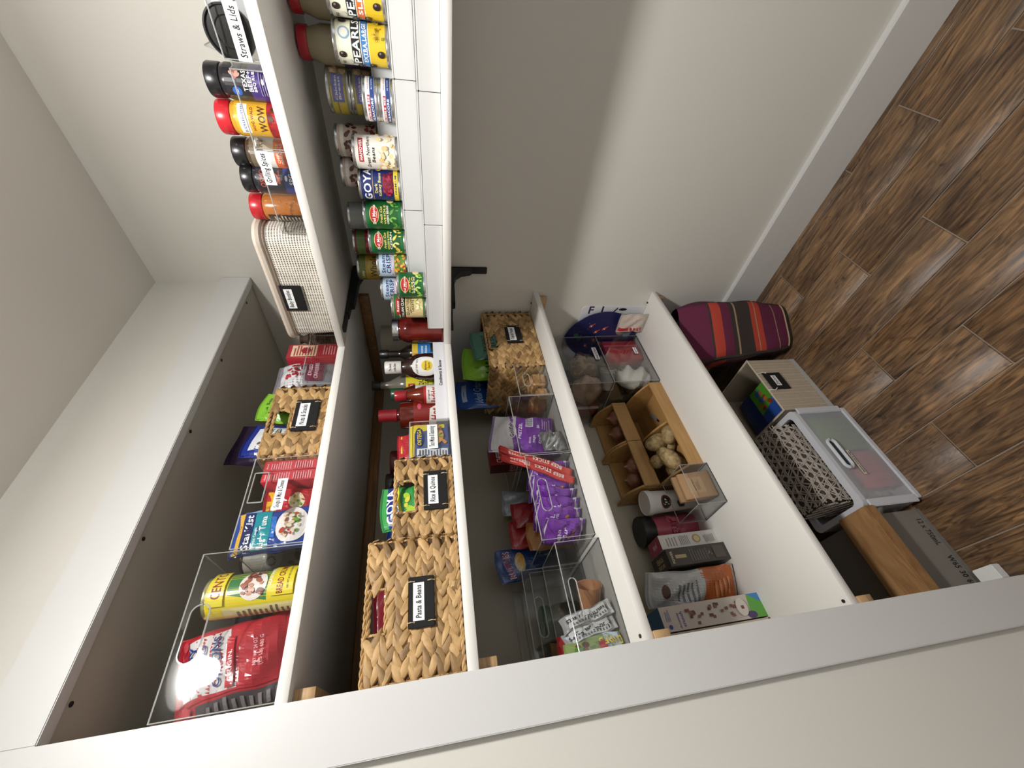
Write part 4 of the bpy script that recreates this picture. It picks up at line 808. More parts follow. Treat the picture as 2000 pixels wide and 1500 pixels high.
FOIL = M('#b9bbbd', .18, .85, bump=.6, bscale=45)
pouch('crumpled silver foil bag at the left end of the pretzel bin', (-.645, .158, z+.005), .085, .075, .028, FOIL, rz=.2, seed=46, wr=.006)
pouch('brown paper sleeve lying along the left wall of the pretzel bin', (-.683, .3, z+.005), .03, .10, .02, '#8a7358', rz=PI/2, seed=47, rough=.7, nx=8, nz=10)
def chz(P): P.rect(.0, .0, 1, 1, '#7d1a20'); P.text('CHEEZ-IT', .5, .86, .09, '#e9dede', w=.8, rot=0); P.text('ORIGINAL', .5, .5, .05, '#d9b0b0', w=.5)
carton('dark red cracker box standing behind the purple pretzel bag', (-.628, .31, z+.005), .09, .055, .225, '#7d1a20', chz, lambda P: (P.rect(0, 0, 1, 1, '#4f1216'), P.text('CRACKERS', .5, .6, .2, '#c9a0a0', w=.8, rot=PI/2)))
clear_bin('clear bin full of small purple snack bags and beef sticks', (-.9665, .135, z), .262, .31, .15, slot=(.13, .115, .05, .014, .014))
def pur(P): P.rect(.04, .1, .96, .9, '#72329b'); P.text('MINI', .5, .62, .1, '#e9dcf2', w=.45); P.text('PRETZEL', .5, .5, .08, '#e9dcf2', w=.6); P.scatter(5, .25, .2, .75, .4, .005, .009, ['#c08a3c', '#8f5f28'], 3)
def purc(u, v): return M('#cfcdd2' if v < .12 or v > .9 else '#72329b', .22, 0, .3, .55, 38)
places = ((-.740, .205, 'farthest right, beside the beef sticks'), (-.770, .21, 'under the beef sticks, second from the right'), (-.802, .20, 'just left of the beef sticks'), (-.834, .205, 'second left of the beef sticks'), (-.866, .20, 'in the middle of the row'), (-.898, .205, 'second from the left'), (-.930, .20, 'leftmost in the row'))
for i, (x, y, l) in enumerate(places):
    pouch('small purple pretzel bag in the full bin, '+l, (x, y, z+.005), .085, .122+.006*(i % 3), .03, '#72329b', rz=-1.0+.1*(i % 3), rx=-.1*(i % 2), ry=.12+.04*(i % 2), seed=50+i, prints=pur, colfn=purc, rough=.22, wr=.003, group='small purple pretzel bags', nx=12, nz=14)
def stick(P): P.rect(.04, .02, .96, .98, '#b82a24'); P.rect(.2, .6, .8, .86, '#d9b3ac'); P.lines(.24, .61, .76, .85, 7, '#a34a44'); P.text('BEEF STICKS', .5, .34, .05, '#f1dcd6', w=None, rot=PI/2)
for i, (x, l) in enumerate(((-.796, 'left one of the two long red beef sticks'), (-.768, 'right one of the two long red beef sticks'))):
    pouch(l, (x, .150, z+.007), .024, .235, .012, '#b02823', rz=.0, ry=.46, seed=60+i, prints=stick, rough=.25, group='beef sticks', wr=.001, nx=6, nz=14, top=.04)
for i, (x, y, h, c, l) in enumerate(((-.765, .355, .2, '#7d8286', 'grey foil snack bag behind the beef sticks'), (-.757, .41, .19, '#8a8f55', 'olive snack bag at the back right of the full bin'), (-.82, .32, .18, '#8f1a22', 'red snack bag behind the purple bags, right of the other red one'), (-.870, .355, .19, '#a01f26', 'red snack bag behind the purple bags, beside the tan chip bag'), (-.905, .285, .15, '#a8702f', 'tan chip bag in the back left of the full bin'))):
    pouch(l, (x, y, z+.005), .085, h, .025, c, rz=-.1+.1*(i % 3), ry=.06, seed=70+i, rough=.25, wr=.004, nx=12, nz=14)
def ruf(P): P.rect(.03, .03, .97, .97, '#21427c'); P.text('RUFFLES', .5, .84, .085, '#e6e2e4', w=.82, rot=.08); P.text('RUFFLES', .5, .84, .08, '#a32a3a', w=.78, rot=.08); P.ell(.5, .68, .03, .016, '#c9b27a', 18); P.ell(.55, .66, .02, .012, '#d8a648', 14)
pouch('blue ridged potato chip bag standing at the left end of the full bin', (-.912, .41, z+.005), .10, .235, .03, '#21427c', rz=-.12, ry=-.1, seed=80, prints=ruf, rough=.25)
clear_bin('nearly empty clear bin holding granola bars at the left end of the third shelf', (-1.236, .12, z), .256, .19, .122, slot=(.12, .1, .045, .01, .01))
clear_bin('taller clear bin behind the granola bar bin', (-1.236, .315, z), .256, .22, .185, slot=(.13, .15, .05, .012, .012))
clear_bin('medium clear bin nested inside the taller clear bin', (-1.231, .33, z+.004), .246, .195, .155)
t = thing('plastic_cup', 'small translucent orange cup tipped over in the granola bar bin', 'cup', (-1.10, .215, z+.036), rot=(PI/2, 0, .9))
MB().lathe([(.024, -.035), (.033, .03), (.034, .034), (.032, .033), (.023, -.032), (0, -.032)], 28).build('cup', M('#b98560', .25, 0, .5, trans=.35), t, smooth=True)
SILV = M('#b4b6b6', .22, .6, bump=.4, bscale=60)
for i, (x, y, l) in enumerate(((-1.138, .15, 'silver granola bar leaning beside the orange cup'), (-1.168, .155, 'silver granola bar leaning against the fruit bar'))):
    pouch(l, (x, y, z+.006), .034, .138, .014, SILV, rz=.1, ry=-.22, seed=90+i, prints=lambda P: (P.rect(.12, .12, .88, .88, '#c3c4c3'), P.text('Nutrition Facts', .5, .5, .09, '#33363a', rot=PI/2), P.lines(.2, .15, .4, .85, 12, '#5b5f63', 3)), rough=.25, group='silver granola bars', nx=8, nz=12)
def dip(P): P.rect(.03, .03, .97, .97, '#7d8f55'); P.rect(.03, .03, .97, .3, '#b7c6d2'); P.scatter(12, .2, .4, .8, .85, .005, .01, ['#5d3b22', '#4d7a2c', '#7a4e2c', '#86a84a'], 4); P.rect(.15, .3, .6, .42, '#9c2a2a'); P.text('DIPPS', .55, .2, .12, '#d8c03a', rot=PI/2, w=None)
pouch('green and brown granola bar reading Dipps at the casing', (-1.210, .150, z+.006), .042, .14, .016, '#7d8f55', rz=.15, ry=-.1, seed=93, prints=dip, rough=.22, nx=8, nz=12)
pouch('red and white fruit bar wrapper behind the green granola bar', (-1.205, .195, z+.006), .05, .145, .016, '#b02a2e', rz=.1, seed=94, prints=lambda P: (P.rect(.1, .6, .9, .9, '#c3282f'), P.rect(.1, .3, .9, .55, '#dcdcd2'), P.text('FRUIT', .5, .75, .08, '#f0e4e2', w=.6)), rough=.3, nx=8, nz=12)
lidjar('jar with a green lid inside the nested clear bins', -1.10, .43, .12, .045, '#1e5a2e', '#4a5b48', z+.009)
pouch('tan bag inside the nested clear bins near the casing', (-1.19, .42, z+.009), .07, .11, .05, '#b08a5a', seed=95, rz=.3)

# ================================================================= LOWEST SHELF
z = S4
clear_bin('lower of the two stacked clear bins, holding napkins', (-.3125, .26, z), .285, .285, .205)
clear_bin('upper of the two stacked clear bins, holding bread bags', (-.3125, .262, z+.2075), .285, .285, .2)
sticker(COL.objects['clear_bin.010'] if False else [o for o in COL.objects if o.get('label', '').startswith('lower of the two stacked clear')][0], .162, .038, .04, .016, -.0008, 'Napkins')
sticker([o for o in COL.objects if o.get('label', '').startswith('upper of the two stacked clear')][0], .135, .02, .075, .02, -.0008, 'Bread & Buns')
# napkin bin contents
CLOTH = M('#cfccc4', .85, bump=.4, bscale=25); 
def crumple(label, loc, sx, sy, sz, mat, seed, cat='cloth', name='cloth_napkin', amp=.25, fr=3):
    R = random.Random(seed); ph = [(R.uniform(1, fr), R.uniform(1, fr), R.uniform(0, 6)) for _ in range(6)]
    t = thing(name, label, cat, loc)
    def f(u, v):
        a = 2*PI*u; b_ = PI*(v-.5); q = 1+amp*sum(sin(p[0]*2*a*.5+p[1]*3*b_+p[2])*.4 for p in ph)*cos(b_)
        x = abs(cos(b_))**.7*cos(a)*q*sx; y = abs(cos(b_))**.7*sin(a)*q*sy; return (x, y, max(0, sz+sin(b_)*sz*(1+.2*(q-1))))
    def f2(u, v): return f(u % 1.0, v)
    MB().grid(f2, 40, 20).build('folds', mat, t, smooth=True); return t
crumple('white cloth bundle slumped at the left front of the napkin bin', (-.245, .315, z+.005), .05, .042, .075, CLOTH, 3)
def redn(P): P.rect(.0, .0, 1, 1, '#a52a35'); P.rect(.7, .0, .78, 1, '#c9636b')
carton('folded red napkin pack at the right of the napkin bin', (-.155, .285, z+.006), .115, .05, .165, '#a3252f', redn, cat='napkins', name='napkin_pack', rough=.8)
t = thing('paper_cup_stack', 'white paper cup stack lying in the napkin bin', 'cups', (-.165, .385, z+.15), rot=(PI/2, 0, .6))
MB().lathe([(.028, -.05), (.036, .03), (.038, .033), (.036, .036), (.034, .034), (.026, -.045), (0, -.045)], 28).build('cup', WHITE, t, smooth=True); MB().lathe([(.0285, -.062), (.0355, .018), (.0375, .02), (.0375, .023)], 28).build('cup', WHITE, t, smooth=True)
crumple('brown and white patterned napkin in the napkin bin', (-.165, .372, z+.066), .035, .03, .035, spot_mat('patterned_cloth', '#3a2018', '#cfc4b4', 130, .8, .49, .51, .1), 7, fr=4)
crumple('maroon napkin under the patterned one in the napkin bin', (-.14, .39, z+.005), .05, .035, .03, M('#5d1620', .8), 8)
crumple('dark green cloth at the back left of the napkin bin', (-.272, .45, z+.005), .022, .06, .06, spot_mat('green_cloth', '#12261f', '#2f5a48', 30, .6), 9)
crumple('brown loaf in a plastic bag in the upper clear bin', (-.14, .345, z+.214), .07, .055, .06, spot_mat('bread_crust', '#5b4632', '#8d7658', 45, .5), 12, 'bread', 'bread_bag', .12, 2)
crumple('pale bun bag with a twisted top in the upper clear bin', (-.245, .38, z+.214), .05, .07, .065, spot_mat('bun_bag', '#8a7262', '#b39a88', 18, .3), 13, 'bread', 'bread_bag', .14, 3)
carton('red and white bread box at the left of the upper clear bin', (-.292, .46, z+.213), .05, .06, .17, '#6b2f2c', lambda P: (P.rect(.0, 0, .3, 1, '#c9bdb4'), P.rect(.35, 0, .5, 1, '#9c2a2c')))
pouch('black bag behind the loaf in the upper clear bin', (-.12, .47, z+.213), .16, .17, .05, '#0f1014', seed=97)
# round placemat and the sign against the right wall
t = thing('round_placemat', 'round navy placemat with small orange fish leaning at the right wall', 'placemat', (-.020, .30, z+.176), rot=(0, PI/2+.03, 0))
MB().lathe([(0, -.002), (.172, -.002), (.174, 0), (.172, .002), (0, .002)], 48).build('mat', M('#1d2152', .35), t)
def fp(u, v, h): return (v*-1, u, -.0022-h)
P = Print(fp, 1, 1, .0003, .4)
for u, v, c in ((-.06, .03, '#c4512c'), (-.095, .06, '#c4512c'), (-.08, -.005, '#c4512c')):
    P.ell(u, v, .012, .006, c, 12, .8); P.ell(u+.002, v, .002, .006, '#e8e0da', 8, .8); P.poly([(u-.01, v-.008), (u-.016, v-.016), (u-.006, v-.014)], c)
P.ell(-.02, .1, .016, .01, '#2f5a4a', 12); P.ell(-.04, .12, .012, .012, '#34604e', 12); P.scatter(14, -.12, .0, -.02, .12, .001, .003, ['#7f8fb4', '#4a5f9a'], 4); P.ell(-.09, -.10, .05, .03, '#7a7464', 18, .5); P.ell(-.06, -.12, .03, .02, '#5c6f7a', 14)
P.build(t, 'printed_picture')
t = thing('wall_sign', 'white rounded sign with dark letters lying on its side at the right wall', 'sign', (-.0015, .11, z+.001))
pr = [(.018+.018*cos(a), .295-.018+.018*sin(a)) for a in [math.radians(180-15*i) for i in range(7)]]; pr = pr+[(.40, .295), (.40, 0), (0, 0)]
MB().prism(pr, 'x', -.004, 0).build('board', M('#d9d9dc', .3, 0, .3), t)
P = Print(lambda u, v, h: (-.0042-h, .4-u, v), .4, .3, .0002)
P.text('F', .955, .84, .13, '#251a3f', rot=-PI/2); P.text('L', .955, .64, .13, '#251a3f', rot=-PI/2); P.ell(.96, .35, .007, .02, '#1a1a1c', 14); P.poly([(.99, .44), (.9, .52), (.9, .5), (.97, .43)], '#1d1733'); P.build(t, 'printed_letters')
pouch('clear zip bag with a red stripe leaning by the sign', (-.052, .165, z+.002), .10, .13, .02, '#b9b0a6', rz=RZ, seed=98, prints=lambda P: (P.rect(.05, .05, .95, .95, '#c9b9ae'), P.rect(.1, .08, .3, .95, '#c2303c')), rough=.3)
# bamboo vegetable bins
def vegbin(label, loc, w, d, h, lip, mids=()):
    t = thing('bamboo_bin', label, 'vegetable bin', loc, 0, 'bamboo vegetable bins'); k = .008
    bx(0, w, 0, k, 0, lip).build('front_board', BAMBOO, t, bevel=.001)
    pr = [(k, 0), (d, 0), (d, h*.97)]+[(d-(d-k)*i/10*1.0, h*.97-(h*.97-lip)*(max(0, (i/10-.35)/.65))**2.1) for i in range(1, 11)]
    for x in (0, w-k)+tuple(mids): MB().prism(pr, 'x', x, x+k).build('side_panel' if x in (0, w-k) else 'divider', BAMBOO, t, bevel=.001)
    bx(k, w-k, d-k, d, 0, h*.75).build('back_board', BAMBOO, t); bx(k, w-k, k, d-k, .003, .009).build('bottom_board', BAMBOO, t); return t
vegbin('long bamboo bin at the shelf front, its left half full of potatoes', (-.716, .266, z), .398, .28, .118, .056, (.195,))
vegbin('right one of the two raised bamboo bins, holding onions', (-.516, .392, z+.1195), .198, .162, .125, .062)
vegbin('left one of the two raised bamboo bins, nearest the white tub', (-.716, .392, z+.1195), .198, .162, .125, .062)
POT = [spot_mat('potato_skin_%d' % i, a, b_, 70, .65, .3, .62, .15) for i, (a, b_) in enumerate((('#6f5a3c', '#a38c60'), ('#79623f', '#b29a6c')))]
ONI = spot_mat('onion_skin', '#7a4a38', '#a87860', 25, .35, .35, .7, .05)
def spud(label, x, y, zz, a, b_, c, rz, ry, mt, seed):
    R = random.Random(seed); t = thing('potato', label, 'potato', (x, y, zz), rot=(0, ry, rz), group='potatoes in the bamboo bin'); k = [R.uniform(0, 6) for _ in range(4)]
    def f(u, v):
        q = 2*PI*u; p = PI*(v-.5); s_ = 1+.035*sin(2*q+k[0])+.03*sin(3*p+q+k[1])+.012*sin(3*q+4*p+k[2]); return (a*s_*cos(p)*cos(q)*(1+.1*sin(q+k[3])), b_*s_*cos(p)*sin(q), c*s_*sin(p))
    MB().grid(f, 28, 18).build('skin', mt, t, smooth=True)
    mb = MB()
    for i in range(5):
        u, v = R.random(), R.uniform(.3, .8); p = Vector(f(u, v)); mb.lathe([(0, .0015), (.0018, .0008), (.0028, 0)], 8, c=tuple(p*.985))
    mb.build('eyes', M('#6b5636', .8), t, kind='stuff')
for i, a in enumerate((
    ('largest potato at the top of the pile, standing on end', -.562, .345, z+.085, .052, .031, .032, .3, 1.1), ('potato lying along the left front of the bin', -.645, .335, z+.072, .052, .032, .031, .35, -.2),
    ('potato half hidden behind the front board', -.553, .305, z+.045, .04, .03, .028, .2, .4), ('small potato at the middle left of the pile', -.630, .375, z+.102, .032, .024, .023, 1.2, .3),
    ('small round potato at the far left corner of the bin', -.682, .365, z+.062, .026, .024, .024, .5, 0), ('potato at the bottom of the pile near the divider', -.575, .36, z+.034, .03, .026, .024, 2, 0), ('potato at the bottom left of the pile', -.655, .355, z+.033, .03, .026, .024, 1, 0))):
    spud(a[0], a[1], a[2], a[3]+.002, a[4]*1.1, a[5]*1.1, a[6]*1.05, a[7], a[8], POT[i % 2], i+3)
for i, (x, y, l) in enumerate(((-.365, .44, 'right onion in the right raised bin'), (-.425, .475, 'larger onion in the right raised bin'), (-.60, .45, 'dark onion in the left raised bin'), (-.64, .49, 'small onion at the back of the left raised bin'))):
    t = thing('onion', l, 'onion', (x, y, z+.13+.03), group='onions in the raised bins')
    MB().lathe([(0, -.028), (.02, -.026), (.032, -.01), (.034, .003), (.028, .018), (.014, .028), (.006, .036), (.004, .046), (0, .047)], 24).build('skin', ONI, t, smooth=True)
t = thing('kitchen_tag', 'silver clip tag lying in the empty half of the long bamboo bin', 'tag', (-.40, .40, z+.012), .5)
bx(-.03, .03, -.008, .008, 0, .004).build('tag_body', M('#a9a9aa', .3, .5), t, bevel=.001); bx(-.045, -.03, -.003, .003, 0, .003).build('tag_pin', BLACK, t)
# small clear bin, tub, canister
clear_bin('small clear box with folded kraft bags on the lowest shelf', (-.8685, .25, z), .149, .15, .108)
for i, (dx, rx_, l) in enumerate(((0, -.12, 'kraft paper bag at the front of the small clear box'), (.004, -.16, 'kraft paper bag behind the front one in the small clear box'))):
    carton(l, (-.835+dx, .268+.022*i, z+.006), .092, .016, .112+.008*i, '#a98660', (lambda P: (P.rect(.18, .3, .8, .8, '#b3926c'), P.text('made for snacks', .5, .62, .04, '#5d4630', w=.45), P.lines(.3, .45, .7, .56, 3, '#7a6045'))), rot=(rx_, 0, -.06), name='kraft_bag', cat='paper bag', group='kraft paper bags', rough=.85)
t = thing('drink_tub', 'white tub with a white lid and a round brown print', 'tub', (-.765, .437, z), face(-.77, .45, -10))
MB().lathe([(.036, 0), (.042, .17), (.0425, .172), (0, .172)], 36).build('tub', M('#d9d7d4', .4), t, smooth=True)
MB().lathe([(.0445, .166), (.0455, .168), (.0455, .186), (.044, .189), (.041, .1885), (.04, .187), (0, .187)], 36).build('lid', M('#dbd9d6', .35), t, smooth=True)
cyl_print(t, .0405, .05, .1, lambda P: (P.ell(.55, .72, .026, .02, '#6d2f25', 22), P.ell(.55, .72, .021, .015, '#231512', 20), P.scatter(14, .44, .62, .66, .82, .001, .003, ['#e3dcd4'], 3), P.poly([(.3, .0), (.8, 0), (.9, .25), (.7, .15), (.5, .3), (.3, .2)], '#2c1a26'), P.text('CR', .6, .1, .12, '#b56a55')), 2.2)
t = thing('powder_canister', 'pink canister with a large black lid beside the white tub', 'canister', (-.846, .503, z), face(-.86, .5, 0))
MB().lathe([(.048, 0), (.05, .004), (.05, .175), (0, .175)], 36).build('canister', M('#a5475a', .4, 0, .3), t, smooth=True)
MB().lathe([(.054, .17), (.0555, .172), (.0555, .212), (.0535, .216), (0, .216)], 36).build('lid', M('#141514', .45), t, smooth=True)
cyl_print(t, .0502, .02, .13, lambda P: (P.scatter(14, .1, .1, .9, .9, .008, .016, ['#8f2f3f', '#c46a78', '#b55566'], 3), P.text('BERRY', .5, .6, .2, '#7a1f2f', w=.5)), 2.4)
def wb(P): P.rect(0, 0, 1, 1, '#cfcbc6'); P.lines(.15, .72, .85, .92, 4, '#8d8a86', 3); P.lines(.15, .5, .85, .68, 6, '#8d8a86', 4); P.ell(.5, .36, .014, .015, '#a88a52', 18); P.ell(.5, .36, .010, .011, '#cdb98a', 16); P.lines(.15, .06, .85, .24, 6, '#9a9792', 5)
carton('white and pink carton standing on the lowest shelf', (-.951, .392, z), .047, .09, .213, '#c9c4c0', wb, tp=lambda P: (P.rect(0, 0, 1, 1, '#9c3a55'), P.text('pink', .5, .5, .2, '#e0b9c4', w=.7, rot=PI/2)))
def db(P): P.rect(0, 0, 1, 1, '#37302a'); P.text('POWER', .5, .93, .04, '#c9b892', w=.7); P.rect(.4, .7, .6, .88, '#a8966c'); P.lines(.15, .35, .85, .66, 7, '#5d544a', 3); P.scatter(5, .4, .28, .6, .34, .001, .002, ['#c9b892'], 3); P.rect(.15, .06, .85, .24, '#4a423a')
carton('dark brown carton standing left of the white and pink one', (-1.012, .37, z), .055, .12, .218, '#2f2923', db, tp=lambda P: (P.rect(0, 0, 1, 1, '#2f2923'), P.text('NATURAL', .3, .5, .1, '#b8a478', w=.9, rot=PI/2), P.text('POWER', .65, .5, .14, '#b8a478', w=.9, rot=PI/2)))
def org(P): P.rect(.03, .03, .97, .4, '#b5602c'); P.poly([(.03, .4), (.97, .36), (.97, .97), (.03, .97)], '#b7b8b6'); P.lines(.2, .45, .8, .7, 5, '#6d6f70', 3); P.lines(.2, .08, .8, .3, 4, '#d08a55', 5); P.ell(.5, .8, .02, .012, '#5a3a30', 14)
pouch('orange and grey snack bag slumped beside the cereal box', (-1.075, .40, z+.002), .11, .30, .045, '#b7b8b6', rz=-.55, ry=-.02, rx=-.14, seed=101, prints=org, colfn=lambda u, v: M('#b5602c' if v < .4 else '#b7b8b6', .3, 0, .3), wr=.005)
def cer(P):
    P.rect(0, 0, 1, 1, '#b9aea4'); P.rect(0, 0, 1, .12, '#3f7fb5'); P.poly([(.0, .0), (.6, .0), (1, .12), (0, .16)], '#5a9a3e'); P.ell(.15, .14, .01, .016, '#4a3560', 12)
    P.text('chocolatey', .38, .845, .022, '#4a4a8a', w=.62); P.text('crunch', .42, .81, .03, '#3a3a86', w=.6); P.ell(.18, .94, .006, .006, '#2c3a86', 12); P.lines(.4, .92, .9, .97, 3, '#7a7f96')
    R = random.Random(3)
    for i in range(34):
        u = R.uniform(.16, .8); v = R.uniform(.2, .76); s_ = .06; P.poly([(u-s_, v-.012), (u+s_, v-.014), (u+s_, v+.012), (u-s_, v+.014)], ['#6b4032', '#7d5040', '#5a3428'][i % 3])
    P.ell(.5, .22, .024, .018, '#c3b9ae', 18); P.poly([(.42, .2), (.56, .2), (.56, .23), (.42, .23)], '#6b4032')
carton('tall chocolate cereal box with brown squares near the white casing', (-1.190, .335, z), .064, .19, .33, '#9c9188', cer, lambda P: P.rect(0, 0, 1, 1, '#5d2a24'), lambda P: P.rect(0, 0, 1, 1, '#2f5f8a'), cat='cereal box', name='cereal_box')
carton('pale cereal box between the chocolate one and the casing', (-1.236, .33, z), .042, .19, .33, '#a89a92', lambda P: (P.rect(0, 0, 1, 1, '#b5a693'), P.scatter(8, .1, .0, .9, .2, .004, .007, ['#7a5038'], 2), P.lines(.2, .3, .8, .9, 12, '#8a7f78', 3)), cat='cereal box', name='cereal_box')

# ================================================================= FLOOR
# striped backpack
t = thing('striped_backpack', 'plum backpack with orange and brown stripes on the floor at the right wall', 'backpack', (-.203, .092, .002), rot=(.0, .0, math.radians(-30)))
PLUM = M('#5c1838', .85, bump=.25, bscale=400); ORG = M('#a93a28', .8, bump=.25, bscale=400); BRN = M('#332a26', .85, bump=.25, bscale=400); TANP = M('#9c8468', .8); DPL = M('#4a1230', .85, bump=.2, bscale=400)
bwid, bdep, bhgt = .205, .15, .475
def bag(u, v):
    a = 2*PI*u-PI/2; c_, s_ = cos(a), sin(a); e = .42
    x = (u % 1.0) if (u % 1.0) < .5 else (u % 1.0)-1
    vv = min(1, max(0, v+.10*x*4*v*(1-v)+.012*sin(11*x+2)*sin(PI*v)))
    X = abs(c_)**e*(1 if c_ > 0 else -1); Y = abs(s_)**e*(1 if s_ > 0 else -1)
    pr = (min(1, vv/.1))**.5*.1+.9; tp = 1-.6*max(0, (vv-.72)/.28)**2
    wv = 1+.025*sin(9*vv+3*a)+.018*sin(17*vv-2*a)
    return (bwid/2*X*(1+.42*vv)*pr*wv*(tp*.25+.75)-.02*vv, bdep/2*Y*pr*tp*wv*(1+.25*sin(PI*vv))+.015*vv, bhgt*vv*(1-.02*X))
def bcol(u, v):
    a = (u % 1.0); x = a if a < .5 else a-1
    if -.142 < x < .142:
        for lo, hi, m_ in ((0, .05, BRN), (.155, .165, TANP), (.30, .35, ORG), (.35, .36, TANP), (.36, .40, ORG), (.40, .54, BRN), (.54, .56, TANP), (.56, .60, BRN), (.68, .77, ORG), (.77, .785, BRN)):
            if lo <= v < hi: return m_
        return PLUM
    if -.2 < x <= -.142: return BRN if v < .8 else PLUM
    if x <= -.2 and .66 < v < .78: return ORG
    return DPL
MB().grid(bag, 96, 120, None, bcol).build('body', None, t, smooth=True)
mb = MB(); mb.tube([bag(.142, .03+.85*i/20) for i in range(21)], .003, 6); mb.tube([bag(.858, .03+.85*i/20) for i in range(21)], .006, 6); mb.build('piping', BRN, t, smooth=True)
MB().tube([bag(((-.15+.3*i/20) % 1.0), .05) for i in range(21)], .004, 5).build('base_piping', TANP, t, smooth=True)
MB().tube([(-.06, .0, .42), (-.07, .0, .46), (-.03, 0, .485), (.02, 0, .485), (.05, 0, .455), (.05, 0, .42)], .008, 8).build('grab_handle', M('#141214', .7), t, smooth=True)
MB().tube([bag(.25, .85), (.128, .03, .33), (.125, .05, .2), bag(.25, .15)], .007, 8).build('shoulder_strap', M('#141214', .7), t, smooth=True)
MB().grid(lambda u, v: (-.10+.05*u, -.035+.0*u-.02*v, .40+.045*(1-v)), 8, 6).build('open_flap', spot_mat('dotted_lining', '#0f0c10', '#4a4648', 90, .8, .62, .68, 0), t, smooth=True)
# linen bin with a box of bags in it
t = thing('linen_bin', 'beige ribbed fabric bin with a black name board on the floor', 'fabric bin', (-.606, .122, .0))
w_, d_2, h_ = .256, .27, .222; LIN = weave_mat('linen_rib', '#b9ab97', '#9a8b76', 520)
b = MB(); b.box(0, w_, 0, .006, .02, h_); b.box(0, w_, d_2-.006, d_2, .0, h_); b.box(0, .006, .006, d_2-.006, 0, h_); b.box(w_-.006, w_, .006, d_2-.006, 0, h_); b.box(.006, w_-.006, .006, d_2-.006, 0, .005); b.build('fabric_walls', LIN, t)
bx(0, w_, -.0006, .006, 0, .0198).build('bottom_hem', M('#b1b1ad', .8), t)
for i in range(17): bx(.004+i*.0152, .0052+i*.0152, -.0012, -.0, .0205, h_).build('rib', M('#cdbfa8', .8), t)
mb = MB(); mb.tube([(0, 0, h_), (w_, 0, h_), (w_, d_2, h_), (0, d_2, h_)], .003, 6, closed=True); mb.build('rim', M('#c9bda8', .7), t, smooth=True)
p = bx(.096, .180, -.0075, -.004, .128, .206).build('name_board', M('#060607', .8), t, bevel=.001)
sticker(p, .112, .158, .052, .022, -.0078, 'Ziploc')
mb = MB(); mb.tube([(.100, -.009, .19), (.092, -.006, .2), (.098, -.002, .225)], .0016, 5); mb.build('hook', WHITE, t, smooth=True); MB().tube([(.176, -.009, .19), (.184, -.006, .2), (.178, -.002, .225)], .0016, 5).build('hook', WHITE, t, smooth=True)
def zl(P): P.rect(0, 0, 1, 1, '#1f4fa8'); P.rect(0, 0, 1, .25, '#4f9a2c'); P.text('Ziploc', .5, .62, .26, '#dfe8f6', w=.6, shear=.1)
def zt_(P): P.rect(0, 0, 1, 1, '#4c8f2a'); P.poly([(.0, .0), (.45, .0), (.3, 1), (0, 1)], '#234a9c'); P.scatter(12, .4, .2, .9, .8, .008, .016, ['#7a3a22', '#2f5fae', '#b5602c'], 3)
carton('blue and green storage bag box inside the linen bin', (-.575, .16, .006), .15, .10, .165, '#3f7f2a', zl, zl, zt_)
carton('blue box behind the green one inside the linen bin', (-.58, .275, .006), .17, .08, .15, '#15306b')
# frosted plastic bin
t = thing('frosted_bin', 'white rimmed frosted plastic bin with an oval handle on the floor', 'plastic bin', (-.992, .10, 0))
w_, d_2, h_ = .372, .215, .215; RIMM = M('#c9cbd1', .28, 0, .3)
def fb(s_, zz, o=0): return [(w_/2+(x-w_/2)*s_, d_2/2+(y-d_2/2)*s_) for x, y in rr(w_, d_2, .02)]
mb = MB(); n = 28; A = fb(.975, 0); B = fb(1, 0)
mb.add([(x, y, .006) for x, y in A]+[(x, y, h_-.004) for x, y in B], [(i, (i+1) % n, n+(i+1) % n, n+i) for i in range(n)]+[tuple(range(n))]); mb.build('frosted_wall', FROST, t, smooth=True)
mb = MB(); O = [(w_/2+(x-w_/2)*1.0, y) for x, y in rr(w_, d_2, .022)]; I = [(w_/2+(x-w_/2)*.9, d_2/2+(y-d_2/2)*.78) for x, y in O]
vs = [(x, y, h_-.014) for x, y in O]+[(x, y, h_+.002) for x, y in O]+[(x, y, h_+.002) for x, y in I]+[(x, y, h_-.008) for x, y in I]
mb.add(vs, [(L*n+i, L*n+(i+1) % n, ((L+1) % 4)*n+(i+1) % n, ((L+1) % 4)*n+i) for L in range(4) for i in range(n)]); mb.build('rim', RIMM, t)
bx(.008, w_-.008, -.004, .004, 0, .018).build('foot_edge', RIMM, t, bevel=.002); bx(-.003, .022, -.003, .004, .018, h_-.015).build('corner_post', RIMM, t, bevel=.002); bx(w_-.022, w_+.003, -.003, .004, .018, h_-.015).build('corner_post', RIMM, t, bevel=.002)
pts = []
for i in range(28):
    a = 2*PI*i/28; pts.append((w_*.485+(.038 if cos(a) > 0 else -.038)+.015*cos(a), -.006, .17+.015*sin(a)))
MB().tube(pts, .0055, 8, closed=True).build('oval_handle', RIMM, t, smooth=True)
MB().prism([(p_[0], p_[2]) for p_ in pts], 'y', -.003, -.0022).build('handle_opening', M('#13282a', .6), t)
b = MB(); R = random.Random(3)
for i in range(11):
    for j in range(5):
        b.lathe([(0, .0), (.0018, .0), (.0012, .0016), (0, .002)], 6, c=(.05+i*.027, .0, .03+j*.02))
b.v = [(x, -.0045-(zz-(.03+.02*round((zz-.03)/.02)))*1.0, zz) for x, y, zz in b.v]; b.build('dimples', M('#8f9196', .4), t, kind='stuff')
o = bx(.10, .19, -.0042, -.0034, .127, .139).build('label_strip', M('#c9c4b4', .6), t); Print(front(.10, -.0044, .127), .09, .012).text('kitchen towels & bags', .5, .5, .5, '#4a463c', w=.85).build(o, 'lettering')
